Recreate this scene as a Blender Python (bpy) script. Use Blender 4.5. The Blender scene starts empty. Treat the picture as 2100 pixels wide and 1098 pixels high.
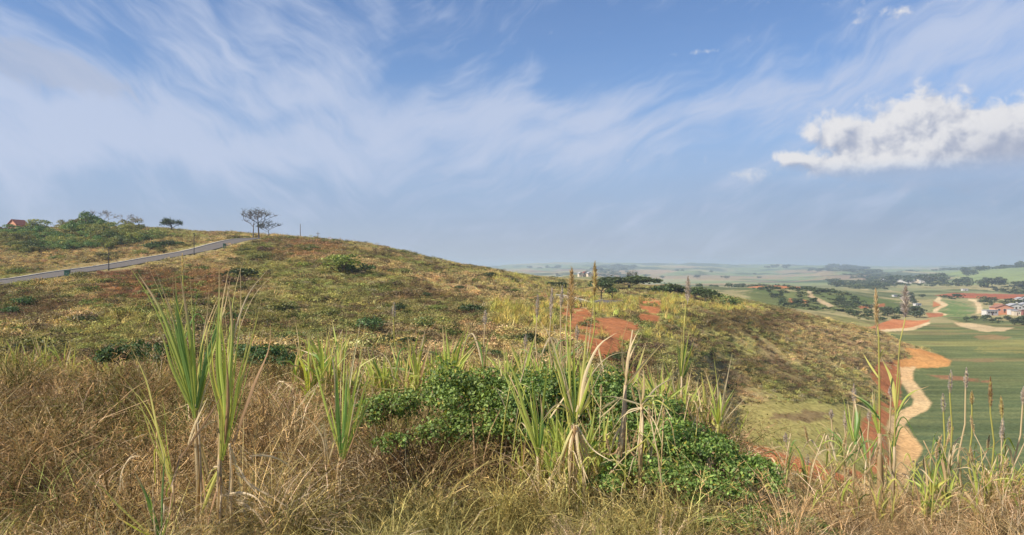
import bpy, math, random
import numpy as np
from mathutils import Vector

# ------------------------------------------------------------------ camera, sun, sky, exposure
SC = bpy.context.scene
COL = SC.collection
F, CX, CY = 1600.0, 1050.0, 549.0          # focal length and centre in photo pixels
cam_d = bpy.data.cameras.new('camera')
cam_d.sensor_width = 36.0
cam_d.lens = 36.0 * F / 2100.0
cam_d.clip_start = 0.1
cam_d.clip_end = 60000.0
cam = bpy.data.objects.new('camera', cam_d)
cam.rotation_euler = (math.radians(90), 0, 0)
COL.objects.link(cam)
SC.camera = cam
SUN_EL, SUN_AZ = math.radians(42), math.radians(-118)   # azimuth from the view direction, clockwise; the sun stands on the left, a little behind
sd = Vector((math.sin(SUN_AZ) * math.cos(SUN_EL), math.cos(SUN_AZ) * math.cos(SUN_EL), math.sin(SUN_EL)))
sl = bpy.data.lights.new('sun', 'SUN')
sl.energy = 5.0
sl.angle = math.radians(0.53)
sl.color = (1.0, 0.89, 0.72)
so = bpy.data.objects.new('sun', sl)
so.rotation_euler = (-sd).to_track_quat('-Z', 'Y').to_euler()
so.location = (0, 0, 80)
COL.objects.link(so)
SC.view_settings.view_transform = 'Standard'
SC.view_settings.look = 'None'
SC.view_settings.exposure = 0.45
SC.view_settings.gamma = 1.0
SC.cycles.max_bounces = 6
SC.cycles.diffuse_bounces = 3
SC.cycles.glossy_bounces = 2
SC.cycles.transmission_bounces = 3
SC.cycles.volume_bounces = 1
SC.cycles.transparent_max_bounces = 6
SC.cycles.use_denoising = True
SC.cycles.denoiser = 'OPENIMAGEDENOISE'


class NT:
    """tiny expression helper for node trees"""
    def __init__(s, tree):
        s.t = tree
    def node(s, typ, **kw):
        n = s.t.nodes.new(typ)
        for k, v in kw.items():
            setattr(n, k, v)
        return n
    def put(s, sock, v):
        if isinstance(v, bpy.types.NodeSocket):
            s.t.links.new(v, sock)
        else:
            sock.default_value = v
    def m(s, op, a, b=None, c=None, clamp=False):
        n = s.node('ShaderNodeMath', operation=op, use_clamp=clamp)
        s.put(n.inputs[0], a)
        if b is not None: s.put(n.inputs[1], b)
        if c is not None: s.put(n.inputs[2], c)
        return n.outputs[0]
    def xyz(s, x, y, z=0.0):
        n = s.node('ShaderNodeCombineXYZ')
        s.put(n.inputs[0], x); s.put(n.inputs[1], y); s.put(n.inputs[2], z)
        return n.outputs[0]
    def sep(s, v):
        n = s.node('ShaderNodeSeparateXYZ'); s.put(n.inputs[0], v)
        return n.outputs
    def noise(s, vec, scale, detail=4.0, rough=0.55, dist=0.0, lac=2.0):
        n = s.node('ShaderNodeTexNoise')
        s.put(n.inputs['Vector'], vec)
        n.inputs['Scale'].default_value = scale
        n.inputs['Detail'].default_value = detail
        n.inputs['Roughness'].default_value = rough
        n.inputs['Lacunarity'].default_value = lac
        n.inputs['Distortion'].default_value = dist
        return n.outputs['Fac']
    def smooth(s, v, a, b, to0=0.0, to1=1.0):
        n = s.node('ShaderNodeMapRange', interpolation_type='SMOOTHSTEP')
        s.put(n.inputs['Value'], v)
        n.inputs['From Min'].default_value = a; n.inputs['From Max'].default_value = b
        n.inputs['To Min'].default_value = to0; n.inputs['To Max'].default_value = to1
        return n.outputs[0]
    def mix(s, fac, a, b, blend='MIX'):
        n = s.node('ShaderNodeMix', data_type='RGBA', blend_type=blend)
        s.put(n.inputs[0], fac); s.put(n.inputs[6], a); s.put(n.inputs[7], b)
        return n.outputs[2]


def col4(c):
    return (c[0], c[1], c[2], 1.0)


def px_dir(px, py):
    """azimuth and elevation (radians) of a direction given as photo pixels"""
    x, z = (px - CX) / F, (CY - py) / F
    return math.atan(x), math.atan(z / math.sqrt(1 + x * x))


SKY_STRENGTH = 0.10
def build_world():
    w = bpy.data.worlds.new('World')
    SC.world = w
    w.use_nodes = True
    t = w.node_tree
    t.nodes.clear()
    N = NT(t)
    out = N.node('ShaderNodeOutputWorld')
    bg = N.node('ShaderNodeBackground')
    bg.inputs['Strength'].default_value = SKY_STRENGTH
    t.links.new(bg.outputs[0], out.inputs[0])
    sky = N.node('ShaderNodeTexSky', sky_type='NISHITA')
    sky.sun_disc = False
    sky.sun_elevation = SUN_EL
    sky.sun_rotation = SUN_AZ
    sky.altitude = 300.0
    sky.air_density = 1.0
    sky.dust_density = 0.6
    sky.ozone_density = 2.0
    tc = N.node('ShaderNodeTexCoord')
    x, y, z = N.sep(tc.outputs['Generated'])[:3]
    # azimuth / elevation in degrees
    az = N.m('MULTIPLY', N.m('ARCTAN2', x, y), 180 / math.pi)
    el = N.m('MULTIPLY', N.m('ARCSINE', z), 180 / math.pi)
    p0 = N.xyz(az, el, 0.0)
    # domain warp
    wn1 = N.noise(p0, 0.09, 3.0)
    wn2 = N.noise(N.xyz(N.m('ADD', az, 57.0), N.m('ADD', el, 13.0)), 0.09, 3.0)
    waz = N.m('ADD', az, N.m('MULTIPLY', N.m('SUBTRACT', wn1, 0.5), 7.0))
    wel = N.m('ADD', el, N.m('MULTIPLY', N.m('SUBTRACT', wn2, 0.5), 5.0))

    def blob(cx, cy, rx, ry, rot=0.0, amp=1.0, A=az, E=el):
        a0, e0 = px_dir(cx, cy)
        a0, e0 = math.degrees(a0), math.degrees(e0)
        k = math.degrees(1.0 / F)
        dx = N.m('SUBTRACT', A, a0); dy = N.m('SUBTRACT', E, e0)
        if rot:
            c, s_ = math.cos(math.radians(rot)), math.sin(math.radians(rot))
            u = N.m('ADD', N.m('MULTIPLY', dx, c), N.m('MULTIPLY', dy, s_))
            v = N.m('SUBTRACT', N.m('MULTIPLY', dy, c), N.m('MULTIPLY', dx, s_))
        else:
            u, v = dx, dy
        u = N.m('DIVIDE', u, rx * k); v = N.m('DIVIDE', v, ry * k)
        r2 = N.m('ADD', N.m('MULTIPLY', u, u), N.m('MULTIPLY', v, v))
        g = N.m('EXPONENT', N.m('MULTIPLY', r2, -0.7))
        return N.m('MULTIPLY', g, amp) if amp != 1.0 else g

    def total(lst):
        r = lst[0]
        for q in lst[1:]:
            r = N.m('ADD', r, q)
        return r

    # ---- thin cirrus: coverage laid out over the sky, texture from streaky noise
    V = [blob(90, 250, 260, 75, 0, 1.0, waz, wel), blob(60, 140, 150, 60, -5, .55, waz, wel),
         blob(450, 130, 120, 45, -30, .55, waz, wel), blob(280, 60, 190, 16, -28, .45, waz, wel),
         blob(530, 55, 60, 75, 20, .45, waz, wel), blob(420, 30, 120, 20, -38, .35, waz, wel),
         blob(660, 150, 70, 90, -12, .85, waz, wel), blob(340, 235, 60, 40, 20, .7, waz, wel),
         blob(760, 270, 330, 55, 6, .85, waz, wel), blob(1010, 215, 95, 45, 30, .8, waz, wel),
         blob(1110, 120, 22, 60, -28, .5, waz, wel), blob(765, 35, 24, 60, 8, .45, waz, wel),
         blob(1225, 215, 90, 26, 8, .8, waz, wel), blob(1180, 290, 260, 45, 5, .75, waz, wel),
         blob(1430, 190, 170, 38, 12, .7, waz, wel), blob(1700, 165, 260, 50, 18, .65, waz, wel),
         blob(1990, 110, 200, 70, 20, .75, waz, wel), blob(900, 5, 60, 14, -10, .4, waz, wel),
         blob(940, 125, 40, 30, 20, .3, waz, wel), blob(300, 310, 500, 40, 0, .5, waz, wel)]
    cover = total(V)
    gaps = total([blob(560, 255, 110, 18, 10, .5, waz, wel), blob(330, 160, 150, 22, -20, .35, waz, wel),
                  blob(900, 150, 90, 60, 0, .3, waz, wel), blob(1320, 85, 260, 70, 6, .6, waz, wel),
                  blob(1480, 285, 150, 40, 8, .45, waz, wel), blob(1290, 232, 150, 10, 18, .5, waz, wel)])
    def streak(theta, su, sv, scale, detail, rough, dist):
        c_, s_ = math.cos(math.radians(theta)), math.sin(math.radians(theta))
        u = N.m('ADD', N.m('MULTIPLY', waz, c_ * su), N.m('MULTIPLY', wel, s_ * su))
        v = N.m('ADD', N.m('MULTIPLY', waz, -s_ * sv), N.m('MULTIPLY', wel, c_ * sv))
        return N.noise(N.xyz(u, v), scale, detail, rough, dist)
    side = N.smooth(az, -14.0, -4.0)
    def blend2(a, b): return N.m('ADD', N.m('MULTIPLY', a, N.m('SUBTRACT', 1.0, side)), N.m('MULTIPLY', b, side))
    st = blend2(streak(-32, .22, .62, 0.8, 6.0, .5, .2), streak(24, .20, .70, 0.8, 6.0, .5, .25))
    fine = blend2(streak(-40, .30, 1.1, 1.6, 7.0, .55, .3), streak(34, .30, 1.2, 1.6, 7.0, .55, .3))
    tex = N.m('ADD', N.m('MULTIPLY', N.m('SUBTRACT', st, 0.5), 2.8), N.m('MULTIPLY', N.m('SUBTRACT', fine, 0.5), 0.9))
    ci = N.m('SUBTRACT', cover, gaps)
    ci = N.m('MULTIPLY', N.m('ADD', ci, N.m('ADD', tex, 0.10)), 1.0)
    ci = N.smooth(ci, -0.2, 1.6, 0.0, 0.80)
    # veil that thickens towards the horizon
    veil = N.smooth(el, 15.5, 2.0, 0.0, 0.80)
    # soft horizontal bands low in the sky
    band = N.noise(N.xyz(N.m('MULTIPLY', az, 0.16), el), 0.55, 4.0, 0.5)
    veil = N.m('ADD', veil, N.m('MULTIPLY', N.m('SUBTRACT', band, 0.5), 0.22), clamp=True)
    inv = N.m('MULTIPLY', N.m('SUBTRACT', 1.0, ci), N.m('SUBTRACT', 1.0, veil))
    # right side low sky is darker, greyer
    shade = total([blob(2150, 430, 520, 95, 0, 1.0), blob(1900, 400, 250, 26, 0, .35)])
    k = 0.79 / SKY_STRENGTH
    c_veil = (0.325 * k, 0.40 * k, 0.58 * k, 1)
    c_veil_d = (0.235 * k, 0.29 * k, 0.44 * k, 1)
    c_ci = (0.52 * k, 0.585 * k, 0.745 * k, 1)
    c_lo = (0.375 * k, 0.405 * k, 0.515 * k, 1)
    base = N.mix(1.0, sky.outputs[0], (0.72, 0.83, 1.01, 1), 'MULTIPLY')
    vcol = N.mix(N.m('MULTIPLY', shade, 0.85, clamp=True), c_veil, c_veil_d)
    vcol = N.mix(N.smooth(el, 5.0, 0.0, 0.0, 0.8), vcol, N.mix(N.m('MULTIPLY', shade, 0.6, clamp=True), c_lo, c_veil_d))
    c1 = N.mix(veil, base, vcol)
    c1 = N.mix(ci, c1, c_ci)
    # grey flat cloud at the upper left
    gmask = total([blob(70, 145, 95, 26, -8, 1.0, waz, wel), blob(150, 175, 70, 14, -10, .7, waz, wel), blob(15, 120, 50, 22, 0, .6, waz, wel)])
    g = N.smooth(N.m('ADD', gmask, N.m('MULTIPLY', N.m('SUBTRACT', fine, 0.5), 1.6)), 0.25, 1.1, 0.0, 0.55)
    c1 = N.mix(g, c1, (0.40 * k, 0.45 * k, 0.58 * k, 1))

    # ---- cumulus: density from blobs + billowy noise, relief from the same density a step towards the sun
    def cumulus(A, E):
        q = N.xyz(A, E, 0.0)
        n1 = N.noise(q, 0.85, 7.0, 0.56, 0.25)
        n2 = N.noise(q, 0.33, 3.0, 0.5, 0.3)
        B = [blob(1700, 262, 46, 30, 0, .85, A, E), blob(1775, 300, 62, 40, -20, 1.0, A, E), blob(1850, 338, 75, 34, 0, 1.05, A, E),
             blob(1880, 232, 52, 42, 0, 1.0, A, E), blob(1945, 275, 58, 34, -10, 1.0, A, E), blob(1930, 335, 55, 32, 0, .8, A, E),
             blob(2045, 300, 75, 56, 0, 1.05, A, E), blob(2100, 275, 60, 42, 0, 1.0, A, E), blob(2110, 348, 120, 28, 0, .8, A, E),
             blob(1612, 322, 42, 11, -12, .75, A, E), blob(1715, 346, 85, 20, 0, .8, A, E), blob(1545, 364, 38, 15, 0, .55, A, E),
             blob(1500, 366, 30, 10, 0, .3, A, E),
             blob(1436, 108, 40, 7, 0, .55, A, E), blob(1830, 31, 30, 11, 0, .5, A, E), blob(1760, 45, 24, 7, 0, .42, A, E),
             blob(1700, 5, 40, 8, 0, .3, A, E), blob(1900, 5, 90, 10, 0, .35, A, E), blob(900, 396, 24, 9, 0, .3, A, E)]
        d = total(B)
        return N.m('ADD', d, N.m('ADD', N.m('MULTIPLY', N.m('SUBTRACT', n1, 0.5), 1.8), N.m('MULTIPLY', N.m('SUBTRACT', n2, 0.5), 0.5)))
    d0 = cumulus(az, el)
    d1 = cumulus(N.m('SUBTRACT', az, 0.55), N.m('ADD', el, 0.62))
    alpha = N.m('MULTIPLY', N.smooth(d0, 0.30, 0.98, 0.0, 0.97), N.smooth(el, 5.6, 7.4, 0.25, 1.0))
    thick = N.smooth(d0, 0.4, 1.6)
    rel = N.m('SUBTRACT', d0, d1)
    lit = N.smooth(N.m('SUBTRACT', N.m('MULTIPLY', rel, 1.0), N.m('MULTIPLY', thick, 0.20)), -0.62, 0.46)
    dark_side = blob(2110, 318, 75, 34, 0, .75)
    lit = N.m('MULTIPLY', lit, N.m('SUBTRACT', 1.0, dark_side, clamp=True))
    ccol = N.mix(lit, (0.36 * k, 0.40 * k, 0.52 * k, 1), (0.76 * k, 0.75 * k, 0.76 * k, 1))
    c2 = N.mix(alpha, c1, ccol)
    N.put(bg.inputs['Color'], c2)
    w.cycles.sampling_method = 'MANUAL'
    w.cycles.sample_map_resolution = 512
build_world()

# ------------------------------------------------------------------ helpers
RNG = np.random.default_rng(11)

def hash2(ix, iy, seed):
    h = (ix.astype(np.int64) * 374761393 + iy.astype(np.int64) * 668265263 + seed * 1442695041) & 0xFFFFFFFF
    h = ((h ^ (h >> 13)) * 1274126177) & 0xFFFFFFFF
    h = h ^ (h >> 16)
    return (h & 0xFFFF) / 65535.0

def vnoise(x, y, seed=0):
    x0 = np.floor(x); y0 = np.floor(y)
    fx = x - x0; fy = y - y0
    fx = fx * fx * (3 - 2 * fx); fy = fy * fy * (3 - 2 * fy)
    a = hash2(x0, y0, seed); b = hash2(x0 + 1, y0, seed)
    c = hash2(x0, y0 + 1, seed); d = hash2(x0 + 1, y0 + 1, seed)
    return (a + (b - a) * fx) * (1 - fy) + (c + (d - c) * fx) * fy

def fbm(x, y, seed=0, oct=4, gain=0.5):
    s = 0.0; a = 1.0; t = 0.0
    x = np.asarray(x, float); y = np.asarray(y, float)
    for i in range(oct):
        s = s + a * vnoise(x * (2.03 ** i) + 17.3 * i, y * (2.03 ** i) - 9.1 * i, seed + i)
        t += a; a *= gain
    return s / t                                   # 0..1, mean .5

def sstep(x, a, b):
    t = np.clip((x - a) / (b - a), 0, 1)
    return t * t * (3 - 2 * t)

def inpoly(px, py, poly):
    px = np.asarray(px); r = np.zeros(px.shape, bool)
    n = len(poly); j = n - 1
    for i in range(n):
        xi, yi = poly[i]; xj, yj = poly[j]
        if yi != yj:
            r ^= ((yi > py) != (yj > py)) & (px < (xj - xi) * (py - yi) / (yj - yi) + xi)
        j = i
    return r

def pchip(x, y, xq):
    """monotone cubic; y may be (n, m)"""
    x = np.asarray(x, float); y = np.asarray(y, float)
    if y.ndim == 1: y = y[:, None]
    h = np.diff(x)[:, None]; d = np.diff(y, axis=0) / h
    m = np.zeros_like(y)
    w1 = 2 * h[1:] + h[:-1]; w2 = h[1:] + 2 * h[:-1]
    ok = d[:-1] * d[1:] > 0
    with np.errstate(all='ignore'):
        mm = (w1 + w2) / (w1 / d[:-1] + w2 / d[1:])
    m[1:-1] = np.where(ok, mm, 0)
    m[0] = d[0]; m[-1] = d[-1]
    i = np.clip(np.searchsorted(x, xq) - 1, 0, len(x) - 2)
    hh = (x[i + 1] - x[i])[:, None]; t = ((xq - x[i])[:, None]) / hh
    return ((1 + 2 * t) * (1 - t) ** 2 * y[i] + t * (1 - t) ** 2 * hh * m[i] + t * t * (3 - 2 * t) * y[i + 1] + t * t * (t - 1) * hh * m[i + 1])

def at(px, py, Y):
    return Vector(((px - CX) / F * Y, Y, (CY - py) / F * Y))

def link(o, parent=None):
    COL.objects.link(o)
    if parent is not None: o.parent = parent
    return o

def mesh_obj(name, verts, faces, mat, parent=None, smooth=False, loc=None):
    me = bpy.data.meshes.new(name)
    me.from_pydata([tuple(v) for v in verts], [], faces)
    me.update()
    if smooth: me.shade_smooth()
    if mat: me.materials.append(mat)
    o = bpy.data.objects.new(name, me)
    if loc is not None: o.location = loc
    return link(o, parent)

def quads_mesh(name, V, Fq, mat, colors=None, smooth=False):
    """fast mesh from arrays: V (n,3), Fq (m,4) or (m,3); colors (n,3) -> attribute tint"""
    V = np.asarray(V, np.float32); Fq = np.asarray(Fq, np.int32)
    me = bpy.data.meshes.new(name)
    k = Fq.shape[1]
    me.vertices.add(len(V)); me.vertices.foreach_set('co', V.ravel())
    me.loops.add(Fq.size); me.loops.foreach_set('vertex_index', Fq.ravel())
    me.polygons.add(len(Fq))
    me.polygons.foreach_set('loop_start', np.arange(0, Fq.size, k, dtype=np.int32))
    if smooth:
        me.polygons.foreach_set('use_smooth', np.ones(len(Fq), bool))
    if colors is not None:
        a = me.attributes.new('tint', 'FLOAT_COLOR', 'POINT')
        c = np.ones((len(V), 4), np.float32); c[:, :3] = colors
        a.data.foreach_set('color', c.ravel())
    me.update(calc_edges=True)
    me.validate()
    if mat: me.materials.append(mat)
    return me

def tag(o, label=None, cat=None, group=None, kind=None):
    if label:
        o['label'] = label
        if len(label.split()) > 16: print('LONG', label)
    if cat: o['category'] = cat
    if group: o['group'] = group
    if kind: o['kind'] = kind
    return o

def empty(name, loc, rz=0.0):
    o = bpy.data.objects.new(name, None)
    o.location = loc; o.rotation_euler = (0, 0, rz); o.empty_display_size = 0.3
    return link(o)

def copy_tree(o, parent=None):
    c = o.copy(); COL.objects.link(c)
    if parent is not None: c.parent = parent
    for ch in o.children: copy_tree(ch, c)
    return c

# ------------------------------------------------------------------ materials
def new_mat(name):
    m = bpy.data.materials.new(name); m.use_nodes = True
    m.node_tree.nodes.clear()
    N = NT(m.node_tree)
    out = N.node('ShaderNodeOutputMaterial')
    return m, N, out

def mat_plain(name, c, rough=0.7, var=0.15, scale=8.0, bump=0.0, metal=0.0):
    m, N, out = new_mat(name)
    b = N.node('ShaderNodeBsdfPrincipled')
    tc = N.node('ShaderNodeTexCoord')
    n = N.noise(tc.outputs['Object'], scale, 5.0, 0.6)
    N.put(b.inputs['Base Color'], N.mix(n, col4([v * (1 - var) for v in c]), col4([min(1, v * (1 + var)) for v in c])))
    b.inputs['Roughness'].default_value = rough
    b.inputs['Metallic'].default_value = metal
    if bump:
        bp = N.node('ShaderNodeBump'); bp.inputs['Strength'].default_value = bump
        N.put(bp.inputs['Height'], n); N.put(b.inputs['Normal'], bp.outputs[0])
    N.t.links.new(b.outputs[0], out.inputs[0])
    return m

def mat_leaf(name, c, c2=None, trans=0.35, attr=None, rand=0.25, rough=0.5, gloss=0.06, vattr=False, noise_scale=None):
    """two-sided plant tissue; attr 'INSTANCER' takes the instance's own tint, vattr multiplies the mesh's tint"""
    m, N, out = new_mat(name)
    col = None
    if attr:
        a = N.node('ShaderNodeAttribute', attribute_type='INSTANCER', attribute_name='tint')
        col = a.outputs['Color']
        if vattr:
            g = N.node('ShaderNodeAttribute', attribute_type='GEOMETRY', attribute_name='blade')
            col = N.mix(1.0, col, g.outputs['Color'], 'MULTIPLY')
    elif vattr:
        g = N.node('ShaderNodeAttribute', attribute_type='GEOMETRY', attribute_name='tint')
        col = g.outputs['Color']
        oi = N.node('ShaderNodeObjectInfo')
        hs = N.node('ShaderNodeHueSaturation')
        N.put(hs.inputs['Hue'], N.smooth(oi.outputs['Random'], 0, 1, 0.5 - 0.05 * rand, 0.5 + 0.05 * rand))
        N.put(hs.inputs['Value'], N.smooth(oi.outputs['Random'], 0, 1, 1 - rand * 0.6, 1 + rand * 0.6))
        N.put(hs.inputs['Color'], col)
        col = hs.outputs[0]
    else:
        tc = N.node('ShaderNodeTexCoord')
        n = N.noise(tc.outputs['Object'], noise_scale or 6.0, 3.0)
        col = N.mix(N.smooth(n, 0.3, 0.7), col4(c), col4(c2 or c))
    d = N.node('ShaderNodeBsdfDiffuse'); N.put(d.inputs[0], col)
    tr = N.node('ShaderNodeBsdfTranslucent'); N.put(tr.inputs[0], N.mix(1.0, col, (1.15, 1.1, 0.6, 1), 'MULTIPLY'))
    mx = N.node('ShaderNodeMixShader'); mx.inputs[0].default_value = trans
    N.t.links.new(d.outputs[0], mx.inputs[1]); N.t.links.new(tr.outputs[0], mx.inputs[2])
    sh = mx.outputs[0]
    if gloss:
        g = N.node('ShaderNodeBsdfGlossy'); g.inputs['Roughness'].default_value = rough
        mg = N.node('ShaderNodeMixShader'); mg.inputs[0].default_value = gloss
        N.t.links.new(sh, mg.inputs[1]); N.t.links.new(g.outputs[0], mg.inputs[2])
        sh = mg.outputs[0]
    N.t.links.new(sh, out.inputs[0])
    return m

# ------------------------------------------------------------------ terrain
YK = [0.6, 2, 5, 8, 12, 18, 26, 40, 60, 85, 110, 140, 170, 210, 240, 260, 300, 350, 400, 500, 650, 850, 1100, 1500, 2100, 3000, 4500, 6500, 9000, 13000]
NEARL = [-1.5, -1.8, -2.3, -2.65, -2.8, -3.0]
NEARR = [-1.5, -1.8, -2.3, -2.75, -3.7, -5.6]
NEARM = [-1.5, -1.8, -2.3, -2.65, -2.9, -3.6]
FL = -30.0
NEARQ = [-1.5, -1.8, -2.3, -2.7, -3.1, -4.3]
def P(Y, py): return (CY - py) / F * Y
# each column: photo x, six near heights, then photo y of the bare ground at the remaining depths
TAB = [
 (-2600, NEARL, [720, 690, 655, 640, 610, 590, 575, 560, 545, 540, 530, 525, 525, 540, 560, 575, 575, 568, 562, 558, 556, 554, 553, 553]),
 (-400, NEARL, [850, 760, 700, 655, 620, 585, 555, 520, 500, 488, 482, 486, 494, 520, 560, 575, 575, 568, 562, 558, 556, 554, 553, 553]),
 (0,    NEARL, [840, 750, 693, 640, 598, 565, 535, 503, 488, 480, 475, 478, 488, 510, 560, 580, 575, 568, 562, 558, 556, 554, 552, 553]),
 (250,  NEARL, [840, 755, 685, 625, 589, 561, 535, 505, 488, 474, 470, 474, 486, 510, 555, 580, 575, 568, 562, 558, 556, 554, 552, 553]),
 (420,  NEARL, [840, 755, 684, 622, 582, 552, 527, 501, 489, 483, 479, 482, 492, 515, 555, 580, 575, 568, 562, 558, 556, 554, 552, 553]),
 (500,  NEARL, [845, 760, 684, 620, 578, 546, 520, 496, 488, 484, 483, 487, 497, 520, 555, 580, 575, 568, 562, 558, 556, 554, 552, 553]),
 (600,  NEARL, [850, 765, 690, 625, 580, 543, 515, 495, 489, 490, 496, 505, 515, 535, 560, 580, 575, 568, 562, 558, 556, 554, 552, 553]),
 (750,  NEARM, [860, 775, 700, 638, 592, 554, 528, 510, 505, 504, 508, 518, 528, 545, 565, 580, 575, 568, 562, 558, 556, 553, 551, 553]),
 (900,  NEARM, [875, 785, 710, 652, 612, 580, 558, 542, 538, 537, 540, 545, 550, 560, 572, 580, 578, 572, 566, 560, 556, 552, 549, 552]),
 (1050, NEARM, [890, 800, 722, 665, 632, 603, 583, 570, 567, 566, 564, 563, 563, 573, 585, 590, 585, 577, 570, 562, 554, 546, 547, 551]),
 (1200, NEARM, [910, 815, 735, 680, 652, 632, 620, 605, 597, 592, 584, 577, 573, 572, 566, 584, 583, 577, 570, 560, 551, 541, 546, 550]),
 (1350, NEARM, [940, 870, 800, 735, 685, 640, 624, 609, 602, 597, 591, 588, 590, 592, 592, 595, 591, 586, 577, 563, 550, 542, 545, 550]),
 (1430, NEARM, [975, 930, 890, 830, 750, 682, 633, 617, 609, 606, 603, 602, 603, 600, 592, 593, 590, 584, 576, 565, 551, 543, 546, 550]),
 (1500, NEARQ, [1010, 975, 950, 905, 830, 725, 640, 624, 618, 616, 616, 618, 616, 606, 592, 592, 590, 583, 575, 566, 553, 545, 546, 550]),
 (1600, NEARR, [1090, 1040, 995, 930, 850, 765, 692, 650, 637, 637, 638, 640, 634, 618, 592, 592, 590, 583, 578, 566, 552, 546, 546, 550]),
 (1700, NEARR, [1150, 1090, 1030, 955, 882, 800, 746, 696, 663, 661, 664, 658, 645, 626, 598, 595, 590, 583, 572, 563, 549, 549, 547, 550]),
 (1800, NEARR, [1200, 1110, 1070, 1010, 935, 862, 806, 741, 706, 681, 690, 680, 660, 638, 615, 602, 592, 582, 570, 562, 553, 551, 548, 549]),
 (1850, NEARR, [1200, 1110, 1090, 1045, 970, 889, 829, 774, 733, 706, 708, 686, 668, 643, 621, 604, 592, 581, 569, 561, 554, 551, 549, 548]),
 (1900, NEARR, [1200, 1120, 1110, 1075, 985, 892, 831, 777, 744, 724, 709, 686, 669, 645, 622, 604, 591, 579, 567, 560, 554, 550, 549, 547]),
 (1945, NEARR, [1200, 1120, 1110, 1075, 985, 892, 831, 777, 749, 733, 709, 686, 669, 645, 622, 604, 590, 576, 564, 559, 554, 550, 548, 547]),
 (2000, NEARR, [1200, 1120, 1110, 1075, 985, 892, 831, 777, 749, 733.6, 709, 686, 669, 645, 622, 604, 588, 571, 557, 558, 554, 550, 547, 546]),
 (2100, NEARR, [1200, 1120, 1110, 1075, 985, 892, 831, 777, 749, 733.6, 709, 686, 669, 645, 622, 605, 586, 565, 549, 555, 553, 550, 546, 545]),
 (2400, NEARR, [1200, 1120, 1110, 1075, 985, 892, 831, 777, 749, 733.6, 709, 686, 669, 645, 622, 605, 583, 560, 545, 552, 553, 550, 546, 545]),
 (4700, NEARR, [1200, 1120, 1110, 1075, 985, 892, 831, 777, 749, 733.6, 709, 686, 669, 645, 622, 605, 583, 560, 545, 552, 553, 550, 546, 545]),
]
tx = np.array([r[0] for r in TAB], float)
tz = np.array([r[1] + [P(y, p) for y, p in zip(YK[6:], r[2])] for r in TAB]).T      # (nY, ncol)
for j_, r in enumerate(TAB):                                                        # the flat valley floor
    for i_, y in enumerate(YK):
        if y >= 26 and tz[i_, j_] < FL and y < 500: tz[i_, j_] = FL

U = np.concatenate([np.arange(-2600, -200, 60), np.arange(-200, 2300, 3.0), np.arange(2300, 4701, 60)])
RY = 1.0094
NYG = int(math.log(13000 / 0.6) / math.log(RY)) + 1
YG = 0.6 * RY ** np.arange(NYG)
zc = pchip(np.log(YK), tz, np.log(YG))                 # (NYG, ncol)
Zg = pchip(tx, zc.T, U).T                              # (NYG, nU)
Ug, Yg = np.meshgrid(U, YG)
Xg = (Ug - CX) / F * Yg
PYbase = CY - Zg / Yg * F

# roads: photo x, photo y, depth of the centre line
def densify(pts, n=14):
    pts = np.array(pts, float)
    d = np.concatenate([[0], np.cumsum(np.linalg.norm(np.diff(pts[:, :2], axis=0), axis=1))])
    q = np.linspace(0, d[-1], int(d[-1] / n) + 2)
    return pchip(d, pts, q)
ROAD = [at(-330, 618, 95), at(-150, 597, 110), at(0, 579, 126), at(70, 570, 133), at(131, 560, 141), at(225, 547, 156), at(320, 530, 173), at(415, 512, 191), at(459, 500, 204), at(492, 492.5, 217), at(530, 489, 228), at(600, 488.5, 238), at(680, 500, 243)]
ROAD = densify([tuple(p) for p in ROAD], 2.0)
LANE = [at(1085, 603, 178), at(1130, 606, 172), at(1165, 614, 163), at(1195, 622, 156), at(1225, 622, 154), at(1262, 616, 160)]
LANE = densify([tuple(p) for p in LANE], 2.0)

def near_line(X, Y, L):
    """distance to a polyline of dense points, and its height there"""
    best = np.full(X.shape, 1e9); zz = np.zeros(X.shape)
    for p in L:
        d = (X - p[0]) ** 2 + (Y - p[1]) ** 2
        k = d < best
        best[k] = d[k]; zz[k] = p[2]
    return np.sqrt(best), zz

# relief noise: humps of scrub land, none on the flat field
LANDF = np.where((Ug > 1620) & (Yg > 60) & (Yg < 420), sstep(Zg, FL + 0.2, FL + 6.0), np.where((Ug > 1780) | (Zg < FL + 0.3), sstep(Zg, FL + 0.2, FL + 2.0), 1.0))
amp = np.interp(Yg, [0, 10, 30, 80, 200, 400, 1000, 3000, 13000], [0.06, 0.10, 0.25, 0.6, 0.9, 0.9, 4.0, 22.0, 40.0])
sc_ = np.interp(Yg, [0, 10, 30, 80, 300, 1000, 3000, 13000], [1.0, 1.5, 3.0, 6.0, 10.0, 60.0, 260.0, 900.0])
lev = np.zeros_like(Zg)
for L_, s_, w_ in ((0, 4.0, (0, 60)), (1, 9.0, (20, 400)), (2, 40.0, (200, 1500)), (3, 220.0, (900, 20000))):
    wt = sstep(np.log(Yg), math.log(max(w_[0], .5)), math.log(max(w_[0], .5)) + .9) * (1 - sstep(np.log(Yg), math.log(w_[1]) - .7, math.log(w_[1]) + .3))
    lev += wt * (fbm(Xg / s_, Yg / s_, 20 + L_, 5) - .5) * 2
Zg = Zg + lev * amp * LANDF
selr = (Ug > -700) & (Ug < 1400) & (Yg > 70) & (Yg < 290)
dR = np.full(Zg.shape, 1e3); 
d_, z_ = near_line(Xg[selr], Yg[selr], ROAD)
dR[selr] = d_
b = 1 - sstep(d_, 4.2, 10.0)
Zs = Zg[selr]; Zs = Zs * (1 - b) + (z_ - 0.12) * b
d2, z2 = near_line(Xg[selr], Yg[selr], LANE)
b = 1 - sstep(d2, 3.2, 6.5)
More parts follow.
